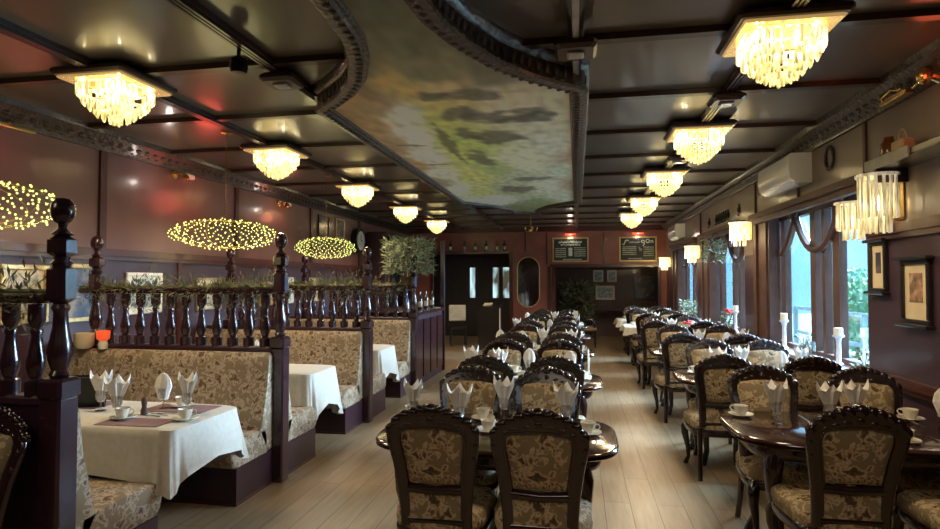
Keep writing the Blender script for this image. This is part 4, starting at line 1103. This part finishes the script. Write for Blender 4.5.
for sx in(-1,1):
    MB().tube([(sx*.25,-.22,.68),(sx*.26,.1,.70),(sx*.25,.2,.64),(sx*.25,.2,.5)],.025,8).build('arm',M['wood'],t,True)
    for sy in(-1,1): MB().tube([(sx*.22,sy*.2,.42),(sx*.23,sy*.22,0)],[.025,.018],8).build('leg',M['wood'],t)
t=thing('console_table','low dark console against the alcove wall beneath the framed prints','console',(.95,17.4,0)); MB().bev((0,0,.76),(1.1,.4,.05),.01).build('console_top',M['wood'],t)
for sx in(-1,1):
    for sy in(-1,1): MB().box((sx*.5,sy*.15,.365),(.05,.05,.73)).build('leg',M['wood'],t)
# number / card holders standing on tables
def stand(x,y,z,h,l,rz=0):
    t=thing('table_card_stand',l,'card stand',(x,y,z),rz); MB().lathe([(0,0),(.035,0),(.035,.008),(.005,.012),(.004,h-.1),(0,h-.1)],12).build('stand_foot',M['silver'],t,True); MB().box((0,0,h-.05),(.07,.006,.12)).build('card',M['label'],t)
stand(-.02,9.85,.76,.38,'small upright card holder on the fourth centre-row table')
tag(MB().lathe([(0,0),(.03,0),(.03,.006),(.009,.012),(.008,.24),(0,.26)],10).build('taper_candle',M['candle'],loc=(.10,5.55,.76),smooth=True),'thin pale taper candle at the aisle end of the second centre-row table','candle')
t=thing('flower_vase','vase of red flowers on the fourth window-side table','vase',(1.75,9.9,.76)); MB().lathe([(0,0),(.03,0),(.04,.05),(.02,.12),(.03,.14),(0,.13)],12).build('vase_body',M['glass'],t,True)
f=MB()
for k in range(8): f.ell((.05*math.cos(k*2.4),.05*math.sin(k*2.4),.2+.02*(k%3)),(.022,.022,.018),7,5)
f.build('flower',M['flower'],t,True)

# ------------------------------------------------------------------ outside
M['ground']=mat('garden ground',(.25,.3,.25),.8); 
tag(MB().b2(XO+.3,30,-6,40,-.5,-.4).build('garden_ground',M['ground']),kind='structure')
def bush(x,y,s,l,seed):
    rr=random.Random(seed); t=thing('garden_bush',l,'bush',(x,y,-.4)); m=MB()
    for k in range(2600):
        v=Vector((rr.gauss(0,1),rr.gauss(0,1),rr.gauss(0,1))).normalized()*rr.uniform(.55,1)
        p=Vector((v.x*s*.8,v.y*s,s*1.05+v.z*s)); d=Vector((rr.uniform(-1,1),rr.uniform(-1,1),rr.uniform(-1,1))).normalized()*.14
        s_=d.cross(Vector((rr.uniform(-1,1),rr.uniform(-1,1),1))).normalized()*.05
        m.add([p,p+d*.5+s_,p+d,p+d*.5-s_],[(0,1,2,3)])
    m.build('foliage',M['leafw'],t); MB().tube([(0,0,0),(0,0,s)],.06,6).build('stem',M['pot'],t)
bush(6.0,11.2,1.15,'pale green garden bush outside the nearest window, near side',31); bush(6.6,13.8,1.1,'pale green garden bush outside the nearest window, middle',32)
bush(7.5,17.5,1.2,'pale green garden bush outside beyond the second window',33)
t=thing('garden_railing','pale garden railing with stacked rails outside the nearest window','railing',(4.6,0,-.4))
M['rail']=mat('pale railing',(.45,.58,.6),.5)
for y in (7.5,9,10.5,12,13.5): MB().box((0,y,.75),(.08,.08,1.5)).build('rail_post',M['rail'],t)
for z in(.5,.95,1.45): MB().b2(-.02,.02,7.4,13.6,z,z+.07).build('rail',M['rail'],t)
# soft daylight
li=bpy.data.lights.new('daylight','SUN'); li.energy=75; li.angle=math.radians(50); li.color=(.55,.78,1)
lo=bpy.data.objects.new('daylight',li); COL.objects.link(lo); lo.rotation_euler=Vector((1,.55,.55)).to_track_quat('Z','Y').to_euler()
# world
w=bpy.data.worlds.new('World'); bpy.context.scene.world=w; w.use_nodes=True; N=w.node_tree.nodes; L=w.node_tree.links
bg=N['Background']; tc=N.new('ShaderNodeTexCoord'); nz=N.new('ShaderNodeTexNoise'); nz.inputs['Scale'].default_value=2.2; nz.inputs['Detail'].default_value=3; L.new(tc.outputs['Generated'],nz.inputs[0])
rp=N.new('ShaderNodeValToRGB'); e=rp.color_ramp.elements; e[0].position=.4; e[0].color=(.10,.40,.80,1); e[1].position=.68; e[1].color=(.42,.75,1,1)
L.new(nz.outputs[0],rp.inputs[0]); L.new(rp.outputs[0],bg.inputs[0]); bg.inputs[1].default_value=4.5
for a,b in W:
    li=bpy.data.lights.new('window_daylight','AREA'); li.shape='RECTANGLE'; li.size=1.5; li.size_y=b-a; li.energy=55; li.color=(.62,.82,1)
    lo=bpy.data.objects.new('window_daylight',li); COL.objects.link(lo); lo.location=(XO+.12,(a+b)/2,1.65); lo.rotation_euler=(0,PI/2,0)
    lo.visible_camera=True
    li.energy=0.0001; li.cycles.is_portal=True
# ------------------------------------------------------------------ camera
cam=bpy.data.cameras.new('camera'); co=bpy.data.objects.new('camera',cam); COL.objects.link(co)
cam.sensor_width=36; cam.lens=36*580/940; cam.clip_end=200; cam.clip_start=.05
co.location=(0,0,1.65); co.rotation_euler=(math.radians(90+1.6295),0,math.radians(10.448))
bpy.context.scene.camera=co
sc=bpy.context.scene
sc.view_settings.view_transform='Standard'; sc.view_settings.exposure=.15
sc.cycles.max_bounces=6
sc.cycles.sample_clamp_indirect=4
